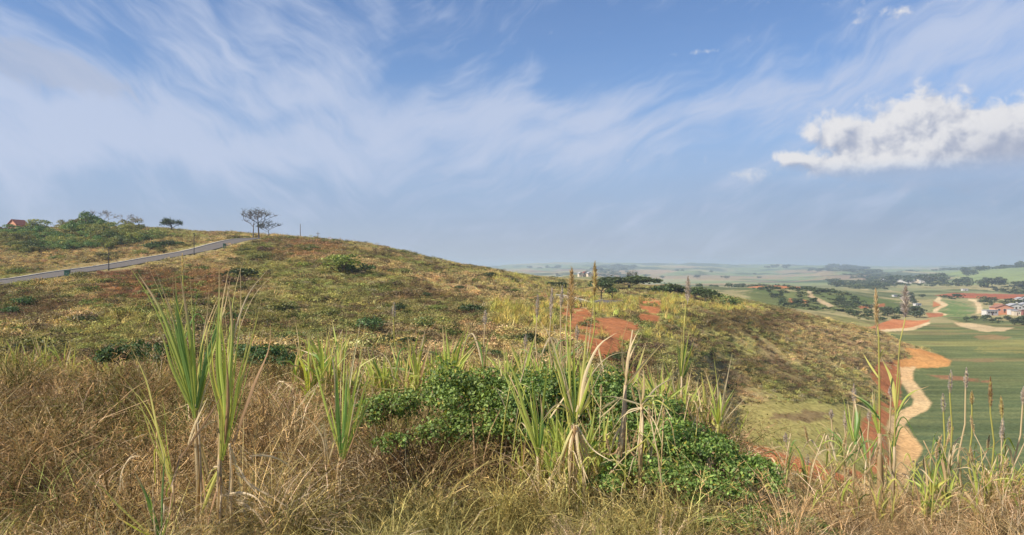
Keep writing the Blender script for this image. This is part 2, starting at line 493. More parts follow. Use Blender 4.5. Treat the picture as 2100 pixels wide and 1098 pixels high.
Zs = Zs * (1 - b) + (z2 - 0.12) * b
Zg[selr] = Zs
dL = np.full(Zg.shape, 1e3); dL[selr] = d2

LU0 = math.log(0.6)
def ground(X, Y):
    """height of the finished terrain"""
    X = np.asarray(X, float); Y = np.maximum(np.asarray(Y, float), 0.61)
    u = X / Y * F + CX
    i = np.clip(np.searchsorted(U, u) - 1, 0, len(U) - 2)
    fu = np.clip((u - U[i]) / (U[i + 1] - U[i]), 0, 1)
    v = (np.log(Y) - LU0) / math.log(RY)
    j = np.clip(np.floor(v).astype(int), 0, NYG - 2); fv = np.clip(v - j, 0, 1)
    return ((Zg[j, i] * (1 - fu) + Zg[j, i + 1] * fu) * (1 - fv) + (Zg[j + 1, i] * (1 - fu) + Zg[j + 1, i + 1] * fu) * fv)

def gz(x, y): return float(ground(np.array([x]), np.array([y]))[0])

# ---- what grows or lies where (base colours)
C_TAN = np.array((.37, .275, .135)); C_BRN = np.array((.155, .105, .060)); C_OLV = np.array((.20, .20, .065))
C_YG = np.array((.335, .31, .115)); C_RED = np.array((.36, .145, .065)); C_PALE = np.array((.49, .375, .22))
C_FIELD = np.array((.105, .128, .054)); C_DKG = np.array((.060, .085, .026)); C_RBR = np.array((.20, .090, .050))
C_FARG = np.array((.19, .195, .10))

SOIL = [  # colour, polygon in photo coordinates, depth range
 (C_RED, [(1155, 632), (1200, 632), (1222, 652), (1265, 652), (1312, 666), (1306, 696), (1275, 720), (1248, 752), (1210, 746), (1195, 712), (1155, 702), (1140, 672)], (60, 180)),
 (C_RED, [(1308, 612), (1356, 614), (1352, 664), (1312, 664)], (90, 200)),
 (C_RED * .9, [(1275, 765), (1300, 750), (1312, 800), (1285, 830)], (40, 90)),
 (C_RED * 1.05, [(1490, 884), (1510, 890), (1570, 918), (1620, 936), (1700, 945), (1780, 975), (1780, 1010), (1650, 990), (1590, 960), (1530, 935), (1490, 905)], (40, 130)),
 (C_RED, [(1802, 742), (1850, 745), (1858, 760), (1846, 800), (1850, 830), (1822, 860), (1815, 890), (1832, 960), (1790, 975), (1762, 900), (1768, 860), (1800, 842), (1805, 800), (1782, 770)], (80, 260)),
 (C_RED * (1.2, 1.5, 1.2), [(1852, 712), (1888, 716), (1926, 728), (1951, 741), (1946, 752), (1880, 756), (1840, 752), (1830, 738), (1870, 735)], (180, 320)),
 (C_PALE * (1.0, .92, .85), [(1842, 754), (1880, 752), (1871, 762), (1873, 779), (1894, 806), (1909, 826), (1903, 841), (1869, 857), (1856, 872), (1835, 895), (1815, 880), (1829, 853), (1869, 832), (1875, 822), (1850, 785)], (90, 320)),
 (C_PALE * (.95, .80, .66), [(1856, 872), (1891, 918), (1886, 934), (1873, 956), (1850, 1010), (1832, 1010), (1838, 947), (1830, 893)], (70, 320)),
 (C_RED * 1.1, [(1770, 676), (1830, 655), (1880, 658), (1908, 656), (1900, 664), (1870, 674), (1800, 681)], (320, 520)),
 (C_PALE, [(1800, 677), (1870, 672), (1905, 660), (1908, 664), (1875, 677), (1800, 682)], (320, 520)),
 (C_RED * 1.1, [(1533, 590), (1540, 584), (1600, 582), (1660, 583), (1668, 590), (1600, 592)], (560, 900)),
 (C_PALE * .9, [(1655, 586), (1740, 588), (1830, 593), (1830, 597), (1740, 592), (1655, 591)], (560, 1000)),
 (C_PALE * .8, [(1655, 590), (1663, 590), (1668, 607), (1712, 628), (1700, 631), (1657, 609)], (430, 800)),
 (C_RED, [(1615, 612), (1660, 616), (1655, 623), (1620, 621)], (430, 800)),
 (C_RED * (.75, .62, .7), [(1915, 606), (1955, 601), (2100, 604), (2400, 606), (2400, 615), (2100, 615), (1990, 612), (1935, 609)], (600, 1100)),
 (C_RED * .8, [(1760, 628), (1815, 622), (1815, 630), (1765, 634)], (430, 700)),
 (C_PALE, [(1924, 609), (1932, 610), (1928, 617), (1946, 625), (1940, 629), (1927, 634), (1922, 639), (1944, 645), (1938, 648), (1912, 641), (1915, 634), (1930, 627), (1916, 617)], (420, 1100)),
 (C_RED, [(1915, 618), (1930, 625), (1926, 628), (1912, 630)], (420, 1100)),
 (C_RED * (.8, .8, .9), [(1898, 642), (1935, 643), (1935, 649), (1905, 652)], (400, 700)),
 (C_PALE, [(1985, 613), (2003, 614), (2012, 624), (2017, 642), (2002, 644), (2003, 630), (1997, 619), (1985, 616)], (420, 1100)),
 (C_PALE * .85, [(1955, 661), (2000, 664), (2040, 671), (2082, 672), (2060, 679), (2020, 681), (1990, 675), (1965, 668)], (320, 480)),
 (C_RED * (1, 1.1, 1.2), [(2038, 622), (2066, 624), (2070, 645), (2040, 648), (2030, 640)], (420, 700)),
 (np.array((.20, .15, .075)), [(1995, 690), (2040, 686), (2075, 692), (2060, 697), (2010, 697)], (280, 420)),
 (np.array((.17, .13, .065)), [(1975, 738), (2035, 736), (2040, 742), (2000, 744)], (200, 300)),
 (np.array((.22, .12, .065)), [(1900, 769), (1960, 771), (2030, 780), (2032, 786), (1990, 783), (1930, 777)], (180, 300)),
]

def surface(X, Y, Z, want_soil=False):
    """base colour of the land at world points; also the soil mask"""
    Yc = np.maximum(Y, .6)
    px = X / Yc * F + CX
    py = CY - Z / Yc * F
    n1 = fbm(X / 16, Y / 22, 3, 4); n2 = fbm(X / 7 + 40, Y / 9, 5, 4); n3 = fbm(X / 2.2, Y / 2.8, 7, 4); n4 = fbm(X / 60, Y / 80, 9, 3)
    def lerp(a, b, t): return a + (b - a) * t[..., None]
    c = np.broadcast_to(C_TAN * 1.12, X.shape + (3,)).copy()
    c = lerp(c, C_OLV * 1.1, sstep(n1, .40, .58) * .9)
    c = lerp(c, C_BRN, sstep(n2, .54, .70) * .85)
    c = lerp(c, C_YG, sstep(n3 + n4 * .4, .72, .95) * .6)
    def zone(x0, x1, y0, y1, soft=18.0):
        j = (n2 - .5) * 90 + (n3 - .5) * 50
        k = soft
        return sstep(px + j, x0 - k, x0 + k) * (1 - sstep(px + j, x1 - k, x1 + k)) * sstep(py + j * .4, y0 - k * .45, y0 + k * .45) * (1 - sstep(py + j * .4, y1 - k * .45, y1 + k * .45))
    mid = (Y > 24) & (Y < 330)
    M = mid.astype(float)
    c = lerp(c, C_RBR, M * zone(200, 470, 545, 618) * .75)
    c = lerp(c, C_RBR * 1.15, M * zone(550, 690, 492, 530) * .6)
    c = lerp(c, C_BRN * .8, M * zone(-100, 140, 596, 665) * .7)
    c = lerp(c, C_BRN, M * zone(380, 1000, 600, 700) * .2)
    c = lerp(c, C_YG, M * zone(1020, 1680, 568, 730) * sstep(n3, .38, .62) * .75)
    c = lerp(c, C_BRN * (.9, .95, .8), M * zone(1430, 1650, 640, 682) * .85)
    c = lerp(c, C_TAN * 1.1, M * zone(1580, 1860, 668, 745) * .65)
    c = lerp(c, C_BRN, M * zone(1480, 1790, 738, 815) * sstep(n2, .40, .6) * .6)
    c = lerp(c, C_YG * (.86, .82, .8), M * zone(1470, 1815, 822, 915) * .9)
    c = lerp(c, C_BRN * 1.1, M * zone(1585, 1705, 846, 864, 8) * .8)
    c = lerp(c, C_OLV, M * zone(1480, 1780, 890, 960) * .6)
    c = lerp(c, C_TAN * 1.08, M * zone(-100, 480, 478, 556) * .75 * (1 - zone(-100, 420, 430, 505)))
    c = lerp(c, C_YG * (1, .9, .9), M * zone(1680, 1800, 630, 672) * .7)
    # near ground under the dry grass: litter
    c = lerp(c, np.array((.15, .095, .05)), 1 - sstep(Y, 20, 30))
    # the flat field of the valley floor
    fld = (Y > 90) & (Y < 420) & (px > 1700) & (Z < FL + 1.2)
    w = np.where(fld, 1 - sstep(Z, FL + .3, FL + 1.2), 0.0)
    str1 = fbm(X / 60 + 5, Y / 3.6 + X / 50, 31, 4); str2 = fbm(X / 90, Y / 9.0, 33, 3)
    f = lerp(np.broadcast_to(C_FIELD, X.shape + (3,)), C_FIELD * (.72, .80, .95), sstep(Y, 260, 130) if False else (1 - sstep(Y, 130, 260)))
    f = lerp(f, C_FIELD * (1.6, 1.4, 1.4), sstep(str1, .52, .72) * .5)
    f = lerp(f, C_FIELD * (.65, .7, .7), sstep(1 - str1, .52, .70) * .55)
    f = lerp(f, np.array((.25, .24, .09)), sstep(str2, .52, .7) * sstep(Y, 200, 300) * .8)
    f = lerp(f, np.array((.19, .14, .07)), sstep(fbm(X / 40 + 9, Y / 16, 35, 3), .62, .74) * sstep(Y, 190, 260) * .6)
    str3 = fbm(X / 45 + 3, Y / 1.5 + X / 40, 37, 3)
    f = lerp(f, C_FIELD * (1.55, 1.4, 1.45), sstep(str3, .54, .68) * .45)
    f = lerp(f, C_FIELD * (.7, .7, .75), sstep(1 - str3, .54, .68) * .4)
    yg2 = zone(2020, 2130, 698, 730, 10) * (Y > 230)
    f = lerp(f, C_YG * .62, yg2 * sstep(str1, .40, .60))
    c = lerp(c, f, w)
    # land beyond
    far = sstep(Y, 330, 430) * (1 - np.where(fld, 1.0, 0.0))
    p1 = fbm(X / 90, Y / 120, 41, 5); p2 = fbm(X / 45, Y / 60, 43, 4); p3 = fbm(X / 500, Y / 900, 45, 5); p4 = fbm(X / 260, Y / 420, 47, 4)
    g = lerp(np.broadcast_to(C_FARG, X.shape + (3,)), np.array((.27, .235, .12)), sstep(p1, .48, .62))
    g = lerp(g, np.array((.075, .095, .04)), sstep(p2, .54, .66) * .9)
    gg = lerp(np.broadcast_to(np.array((.17, .215, .10)), X.shape + (3,)), np.array((.28, .265, .14)), sstep(p3, .48, .58))
    gg = lerp(gg, np.array((.06, .085, .045)), sstep(p4, .52, .60) * .9)
    gg = lerp(gg, np.array((.32, .20, .13)), sstep(fbm(X / 330 + 3, Y / 500, 49, 4), .66, .72) * .6)
    g = lerp(g, gg, sstep(Y, 900, 1700))
    c = lerp(c, g, far)
    B = (Y > 420) & (Y < 700)
    c = lerp(c, C_DKG * 1.35, B * zone(1530, 1850, 593, 636, 6) * .8)
    B = (Y > 420) & (Y < 800)
    c = lerp(c, C_FIELD * (1.1, 1.3, 1.1), B * zone(1925, 1990, 618, 652, 4))
    B = (Y > 1200) & (Y < 2400)
    c = lerp(c, np.array((.20, .25, .10)), B * zone(1960, 2500, 556, 584, 8) * .8)
    soil = np.zeros(X.shape)
    jit = np.interp(Y, [50, 110, 150, 500, 1000], [7, 4, 3, 1.2, .5])
    jx = (fbm(X / 2.5, Y / 4, 51, 3) - .5) * 2 * jit; jy = (fbm(X / 2.5 + 90, Y / 4, 53, 3) - .5) * 1.1 * jit
    for cc, poly, (y0, y1) in SOIL:
        xs = [q[0] for q in poly]; ys = [q[1] for q in poly]
        k = (Y > y0) & (Y < y1) & (px > min(xs) - 12) & (px < max(xs) + 12) & (py > min(ys) - 8) & (py < max(ys) + 8)
        if not k.any(): continue
        idx = np.nonzero(k)
        ins = np.zeros(len(idx[0]))
        jj = jit[idx] * .55
        for ox, oy in ((0, 0), (1, .3), (-1, -.3), (.5, -.6), (-.5, .6), (1.6, -.2), (-1.6, .2)):
            ins += inpoly(px[idx] + jx[idx] + ox * jj, py[idx] + jy[idx] + oy * jj * .6, poly)
        ins = ins / 7
        if (y0 < 300) and cc[0] < .5 and cc[1] < .2: ins = ins * sstep(n3[idx] + (n2[idx] - .5) * .6, .20, .38)
        nn = (.78 + .44 * n3[idx])[:, None] * (1 + (n1[idx][:, None] - .5) * (.1, .35, .5))
        cur = c[idx]
        cur = cur + (np.asarray(cc) * nn - cur) * ins[:, None]
        c[idx] = cur
        soil[idx] = np.maximum(soil[idx], ins)
    if want_soil: return c, soil, np.maximum(w, 0)
    return c

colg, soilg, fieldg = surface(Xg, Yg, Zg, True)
verge = 1 - sstep(dR, 4.0, 6.5)
colg = colg + (C_TAN * (.95, 1.05, .9) - colg) * verge[..., None]
colg = np.clip(colg, 0, 1)

def build_ground():
    m, N, out = new_mat('land')
    a = N.node('ShaderNodeAttribute', attribute_type='GEOMETRY', attribute_name='tint')
    geo = N.node('ShaderNodeNewGeometry')
    n1 = N.noise(geo.outputs['Position'], 1.3, 8.0, 0.68)
    n2 = N.noise(geo.outputs['Position'], 0.03, 6.0, 0.7)
    v = N.m('ADD', N.smooth(n1, 0.28, 0.72, 0.62, 1.30), N.smooth(n2, 0.3, 0.7, -0.16, 0.16))
    col = N.mix(1.0, a.outputs['Color'], v, 'MULTIPLY')
    vm = N.node('ShaderNodeVectorMath', operation='SCALE')
    N.put(vm.inputs[0], a.outputs['Color']); N.put(vm.inputs['Scale'], v)
    b = N.node('ShaderNodeBsdfDiffuse'); b.inputs['Roughness'].default_value = 0.6
    N.put(b.inputs['Color'], vm.outputs[0])
    bp = N.node('ShaderNodeBump'); bp.inputs['Strength'].default_value = 0.6; bp.inputs['Distance'].default_value = 0.35
    N.put(bp.inputs['Height'], n1); N.put(b.inputs['Normal'], bp.outputs[0])
    N.t.links.new(b.outputs[0], out.inputs[0])
    V = np.stack([Xg, Yg, Zg], -1).reshape(-1, 3)
    nu = len(U)
    i = (np.arange(NYG - 1)[:, None] * nu + np.arange(nu - 1)[None, :]).ravel()
    Fq = np.stack([i, i + 1, i + nu + 1, i + nu], -1)
    me = quads_mesh('ground', V, Fq, m, colg.reshape(-1, 3), True)
    o = bpy.data.objects.new('ground', me); COL.objects.link(o)
    tag(o, kind='structure')
build_ground()

HAZE = 0.00022
def build_haze():
    m, N, out = new_mat('haze_air')
    v = N.node('ShaderNodeVolumePrincipled')
    v.inputs['Color'].default_value = (0.70, 0.84, 1.0, 1)
    v.inputs['Density'].default_value = HAZE
    v.inputs['Anisotropy'].default_value = 0.2
    N.t.links.new(v.outputs[0], out.inputs['Volume'])
    zl = float(Zg.min()) - 1.0; zh = max(float(Zg.max()), 20.0) + 12.0
    x0, x1, y0, y1 = float(Xg.min()) - 5, float(Xg.max()) + 5, -20.0, 13000.0 * 1.01
    vs = [(x, y, z) for z in (zl, zh) for y in (y0, y1) for x in (x0, x1)]
    fs = [(0, 2, 3, 1), (4, 5, 7, 6), (0, 1, 5, 4), (2, 6, 7, 3), (0, 4, 6, 2), (1, 3, 7, 5)]
    o = mesh_obj('haze', vs, fs, m)
    tag(o, kind='stuff')
build_haze()

# ------------------------------------------------------------------ roads
def ribbon(name, L, offs, dz, mat, thick=None):
    """a strip along the dense line L between side offsets offs=(a, b); thick makes it a raised kerb"""
    L = np.asarray(L); T = np.gradient(L[:, :2], axis=0); T /= np.linalg.norm(T, axis=1)[:, None]
    Nn = np.stack([T[:, 1], -T[:, 0]], -1)              # to the right of travel
    V = []; Fs = []
    if thick is None:
        for p, n in zip(L, Nn):
            for o_ in (offs[0], (offs[0] + offs[1]) / 2, offs[1]):
                V.append((p[0] + n[0] * o_, p[1] + n[1] * o_, p[2] + dz))
        for i in range(len(L) - 1):
            a = i * 3
            Fs += [(a, a + 1, a + 4, a + 3), (a + 1, a + 2, a + 5, a + 4)]
    else:
        for p, n in zip(L, Nn):
            for o_, h in ((offs[0], -.3), (offs[0], thick), (offs[1], thick), (offs[1], -.3)):
                V.append((p[0] + n[0] * o_, p[1] + n[1] * o_, p[2] + dz + h))
        for i in range(len(L) - 1):
            a = i * 4
            Fs += [(a + k, a + k + 1, a + k + 5, a + k + 4) for k in range(3)]
    o = mesh_obj(name, V, Fs, mat)
    tag(o, kind='structure')
    return o
M_ASPH = mat_plain('asphalt', (.12, .105, .09), 1.0, .25, 1.2)
M_CONC = mat_plain('kerb_concrete', (.46, .42, .35), .85, .15, 2.0)
ribbon('road', ROAD, (-2.9, 2.8), 0.0, M_ASPH)
ribbon('kerb', ROAD, (-3.35, -2.9), 0.0, M_CONC, .15)
ribbon('side_road', LANE, (-2.6, 2.6), 0.0, M_ASPH)
ribbon('side_kerb', LANE, (-2.9, -2.6), 0.0, M_CONC, .12)

def hit(px, py, ymin=25.0, ymax=12000.0):
    """the first depth at which the bare ground rises to this photo pixel"""
    Y = np.exp(np.linspace(math.log(ymin), math.log(ymax), 1500))
    X = (px - CX) / F * Y
    e = CY - ground(X, Y) / Y * F
    k = np.nonzero(e <= py)[0]
    Yh = Y[k[0]] if len(k) else Y[np.argmin(e)]
    return Yh
def spot(px, py, ymin=25.0, ymax=12000.0):
    Y = hit(px, py, ymin, ymax); x = (px - CX) / F * Y
    return Vector((x, Y, gz(x, Y)))
def on(px, Y, dz=0.0):
    x = (px - CX) / F * Y
    return Vector((x, Y, gz(x, Y) + dz))

# ------------------------------------------------------------------ blades and leaves
def blades(n, r0, h, w, lean=(.1, .5), curve=.6, segs=3, rng=None, hvar=.35, spikes=0, var=.25, straw=.25):
    """a tuft of n curved blades: verts, quads, colour multipliers"""
    rng = rng or RNG
    az = rng.uniform(0, 2 * np.pi, n); rr = r0 * np.sqrt(rng.random(n)); ra = rng.uniform(0, 2 * np.pi, n)
    base = np.stack([rr * np.cos(ra), rr * np.sin(ra), -0.05 * np.ones(n)], -1)
    H_ = h * (1 - hvar + 2 * hvar * rng.random(n)); ln = rng.uniform(lean[0], lean[1], n); cv = curve * rng.random(n)
    W = w * rng.uniform(.6, 1.3, n)
    d = np.stack([np.cos(az), np.sin(az), np.zeros(n)], -1)
    tw = rng.uniform(0, np.pi, n); side = np.stack([np.cos(tw), np.sin(tw), np.zeros(n)], -1)
    V = []
    for k in range(segs + 1):
        t = k / segs
        ang = ln * t + cv * t * t * 2.0
        p = base + d * (H_ * t * np.sin(ang))[:, None]
        p[:, 2] += H_ * t * np.cos(ang * .9)
        ww = (W * (1 - t) ** .6 * .5 + W * .05)[:, None]
        V += [p - side * ww, p + side * ww]
    V = np.stack(V, 1)                                    # n, 2(segs+1), 3
    m = V.shape[1]
    f = np.array([(2 * k, 2 * k + 1, 2 * k + 3, 2 * k + 2) for k in range(segs)])
    Fq = (np.arange(n)[:, None, None] * m + f[None]).reshape(-1, 4)
    c = 1 + var * rng.standard_normal((n, 1)) + np.zeros((n, 3))
    s = rng.random(n) < straw
    c[s] = c[s] * (1.45, 1.3, 1.35)
    C = np.repeat(np.clip(c, .35, 2.2)[:, None], m, 1)
    V = V.reshape(-1, 3); C = C.reshape(-1, 3)
    if spikes:                                            # fuzzy seed heads
        k = rng.integers(0, n, spikes)
        tip = V.reshape(n, m, 3)[k, -1]
        pos = tip - np.stack([np.zeros(spikes), np.zeros(spikes), rng.random(spikes) * h * .22], -1)
        dr = rng.standard_normal((spikes, 3)); dr[:, 2] = np.abs(dr[:, 2]) + .3; dr /= np.linalg.norm(dr, axis=1)[:, None]
        L = h * rng.uniform(.04, .10, spikes)[:, None]
        sd_ = np.cross(dr, rng.standard_normal((spikes, 3))); sd_ /= np.linalg.norm(sd_, axis=1)[:, None] + 1e-6
        ww = w * .55
        q = np.stack([pos - sd_ * ww * .5, pos + sd_ * ww * .5, pos + dr * L + sd_ * ww * .3, pos + dr * L - sd_ * ww * .3], 1).reshape(-1, 3)
        Fq = np.concatenate([Fq, np.arange(4 * spikes).reshape(-1, 4) + len(V)])
        V = np.concatenate([V, q]); C = np.concatenate([C, np.repeat(np.clip(np.array([1.15, .95, .85]) + .2 * rng.standard_normal((spikes, 1)), .4, 2), 4, 0)])
    return V, Fq, C

def leaf_quads(Pn, Nn, size, rng, asp=.6, fold=True):
    """one folded leaf (2 quads) at each point, facing roughly along Nn"""
    n = len(Pn)
    Nn = Nn / (np.linalg.norm(Nn, axis=1)[:, None] + 1e-9)
    a = np.cross(Nn, rng.standard_normal((n, 3))); a /= np.linalg.norm(a, axis=1)[:, None] + 1e-9
    b_ = np.cross(Nn, a)
    L = (size * rng.uniform(.6, 1.25, n))[:, None]; W = L * asp
    mid0 = Pn - a * L * .5; mid1 = Pn + a * L * .5
    up = Nn * W * .22
    c0 = Pn - b_ * W * .5 + up - a * L * .05; c1 = Pn + b_ * W * .5 + up - a * L * .05
    V = np.stack([mid0, c0, mid1, c1], 1).reshape(-1, 3)
    i = np.arange(n)[:, None] * 4
    Fq = np.concatenate([i + [0, 2, 1], i + [0, 3, 2]])
    return V, Fq

def blob_leaves(n, lobes, size, rng, inner=.35, asp=.6):
    """leaves through the outer shell of several lobes (cx,cy,cz,rx,ry,rz)"""
    lobes = np.asarray(lobes, float)
    vol = lobes[:, 3] * lobes[:, 4] + lobes[:, 3] * lobes[:, 5]
    k = rng.choice(len(lobes), n, p=vol / vol.sum())
    d = rng.standard_normal((n, 3)); d /= np.linalg.norm(d, axis=1)[:, None]
    d[:, 2] = np.where(d[:, 2] < -.35, -d[:, 2], d[:, 2])
    r = 1 - inner * rng.random(n) ** 1.6
    lump = 1 + .16 * np.sin(d[:, 0] * 7 + k) * np.cos(d[:, 1] * 6 + 2 * k) + .10 * np.sin(d[:, 2] * 11 + d[:, 0] * 5)
    Pn = lobes[k, :3] + d * lobes[k, 3:6] * (r * lump)[:, None]
    Nn = d + .9 * rng.standard_normal((n, 3)); Nn[:, 2] += .35
    V, Fq = leaf_quads(Pn, Nn, size, rng, asp)
    return V, Fq, k, r

def tube(path, radii, nseg=6):
    """verts, faces of a tapered tube along points"""
    V = []; Fs = []
    path = [Vector(p) for p in path]
    ref = Vector((0.37, 0.91, 0.17)).normalized()
    for i, p in enumerate(path):
        t = (path[min(i + 1, len(path) - 1)] - path[max(i - 1, 0)]).normalized()
        a = t.cross(ref)
        if a.length < .05: a = t.cross(Vector((1, 0, 0)))
        a.normalize(); b_ = t.cross(a)
        for k in range(nseg):
            an = 2 * math.pi * k / nseg
            V.append(p + (a * math.cos(an) + b_ * math.sin(an)) * radii[i])
    for i in range(len(path) - 1):
        for k in range(nseg):
            k2 = (k + 1) % nseg
            Fs.append((i * nseg + k, i * nseg + k2, (i + 1) * nseg + k2, (i + 1) * nseg + k))
    V.append(path[0]); V.append(path[-1]); n = len(V)
    for k in range(nseg):
        k2 = (k + 1) % nseg; o_ = (len(path) - 1) * nseg
        Fs.append((n - 2, k2, k)); Fs.append((n - 1, o_ + k, o_ + k2))
    return V, Fs

class MB:
    """collects shapes with colours, builds ONE mesh object"""
    def __init__(s): s.V = []; s.F = []; s.C = []
    def add(s, V, Fs, c=(1, 1, 1)):
        o = len(s.V)
        s.V += [tuple(v) for v in V]
        s.F += [tuple(int(i) + o for i in f) for f in Fs]
        if isinstance(c, np.ndarray) and c.ndim == 2: s.C += [tuple(q) for q in c]
        else: s.C += [tuple(c)] * len(V)
    def box(s, c, d, rz=0.0, col=(1, 1, 1)):
        cx, cy, cz = c; hx, hy, hz = d[0] / 2, d[1] / 2, d[2] / 2
        co, si = math.cos(rz), math.sin(rz)
        V = [(cx + x * hx * co - y * hy * si, cy + x * hx * si + y * hy * co, cz + z * hz) for z in (-1, 1) for y in (-1, 1) for x in (-1, 1)]
        s.add(V, [(0, 2, 3, 1), (4, 5, 7, 6), (0, 1, 5, 4), (2, 6, 7, 3), (0, 4, 6, 2), (1, 3, 7, 5)], col)
    def tube(s, path, radii, nseg=6, col=(1, 1, 1)):
        V, Fs = tube(path, radii, nseg); s.add(V, Fs, col)
    def mesh(s, name, mat, smooth=False):
        me = bpy.data.meshes.new(name)
        me.from_pydata(s.V, [], s.F)
        a = me.attributes.new('tint', 'FLOAT_COLOR', 'POINT')
        c = np.ones((len(s.V), 4), np.float32); c[:, :3] = np.array(s.C, np.float32)
        a.data.foreach_set('color', c.ravel())
        if smooth: me.shade_smooth()
        me.update()
        me.materials.append(mat)
        return me
    def build(s, name, mat, parent=None, smooth=False):
        if not s.V: return None
        o = bpy.data.objects.new(name, s.mesh(name, mat, smooth))
        return link(o, parent)

M_LEAFV = mat_leaf('plant_leaf', None, trans=.42, vattr=True, rand=.08, gloss=.04)
M_BUSHV = mat_leaf('bush_leaf', None, trans=.30, vattr=True, rand=.45, gloss=.04)
M_NEARBUSH = mat_leaf('glossy_bush_leaf', None, trans=.36, vattr=True, rand=.1, gloss=.035, rough=.6)
M_WOODV = mat_leaf('wood', None, trans=0.0, vattr=True, rand=.1, gloss=.0)
M_TUFT = mat_leaf('scrub_instances', None, trans=.22, attr='INST', vattr=True, gloss=.0)

# ------------------------------------------------------------------ scattered growth (stuff)
def proto_mesh(name, V, Fq, C, mat):
    me = quads_mesh(name, V, Fq, mat)
    a = me.attributes.new('blade', 'FLOAT_COLOR', 'POINT')
    c = np.ones((len(V), 4), np.float32); c[:, :3] = C
    a.data.foreach_set('color', c.ravel())
    return me

def scatter(name, protos, Pn, yaw, scl, tint, label=None, tilt=None):
    n = len(Pn)
    coll = bpy.data.collections.new(name + '_kinds')
    for i, me in enumerate(protos):
        coll.objects.link(bpy.data.objects.new('%s_%02d' % (name, i), me))
    me = bpy.data.meshes.new(name)
    me.vertices.add(n); me.vertices.foreach_set('co', np.asarray(Pn, np.float32).ravel())
    def attr(nm, typ, key, data):
        a = me.attributes.new(nm, typ, 'POINT'); a.data.foreach_set(key, data)
    rot = np.zeros((n, 3), np.float32); rot[:, 2] = yaw
    if tilt is not None: rot[:, :2] = tilt
    attr('rot', 'FLOAT_VECTOR', 'vector', rot.ravel())
    attr('scl', 'FLOAT_VECTOR', 'vector', np.asarray(scl, np.float32).ravel())
    t4 = np.ones((n, 4), np.float32); t4[:, :3] = tint
    attr('tint', 'FLOAT_COLOR', 'color', t4.ravel())
    attr('idx', 'INT', 'value', RNG.integers(0, len(protos), n).astype(np.int32))
    o = bpy.data.objects.new(name, me); COL.objects.link(o)
    tr = bpy.data.node_groups.new(name + '_tree', 'GeometryNodeTree')
    tr.interface.new_socket('Geometry', in_out='INPUT', socket_type='NodeSocketGeometry')
    tr.interface.new_socket('Geometry', in_out='OUTPUT', socket_type='NodeSocketGeometry')
    nd = tr.nodes; lk = tr.links
    gi = nd.new('NodeGroupInput'); go = nd.new('NodeGroupOutput')
    ip = nd.new('GeometryNodeInstanceOnPoints'); ci = nd.new('GeometryNodeCollectionInfo')
    ci.inputs['Collection'].default_value = coll
    ci.inputs['Separate Children'].default_value = True
    ci.inputs['Reset Children'].default_value = True
    def named(nm, dt):
        q = nd.new('GeometryNodeInputNamedAttribute'); q.data_type = dt; q.inputs['Name'].default_value = nm
        return q.outputs[0]
    m2p = nd.new('GeometryNodeMeshToPoints')
    lk.new(gi.outputs[0], m2p.inputs[0]); lk.new(m2p.outputs[0], ip.inputs['Points'])
    lk.new(ci.outputs[0], ip.inputs['Instance']); ip.inputs['Pick Instance'].default_value = True
    lk.new(named('idx', 'INT'), ip.inputs['Instance Index'])
    e2r = nd.new('FunctionNodeEulerToRotation'); lk.new(named('rot', 'FLOAT_VECTOR'), e2r.inputs[0])
    lk.new(e2r.outputs[0], ip.inputs['Rotation'])
    lk.new(named('scl', 'FLOAT_VECTOR'), ip.inputs['Scale'])
    lk.new(ip.outputs[0], go.inputs[0])
    md = o.modifiers.new('scatter', 'NODES'); md.node_group = tr
    tag(o, label=label, kind='stuff')
    return o

def sample(n, x0, x1, y0, y1, p=0.5):
    """points in the view wedge, density falling as depth**-p"""
    px = RNG.uniform(x0, x1, n)
    q = 2.0 - p
    Y = (RNG.random(n) * (y1 ** q - y0 ** q) + y0 ** q) ** (1 / q)
    X = (px - CX) / F * Y
    return X, Y, px

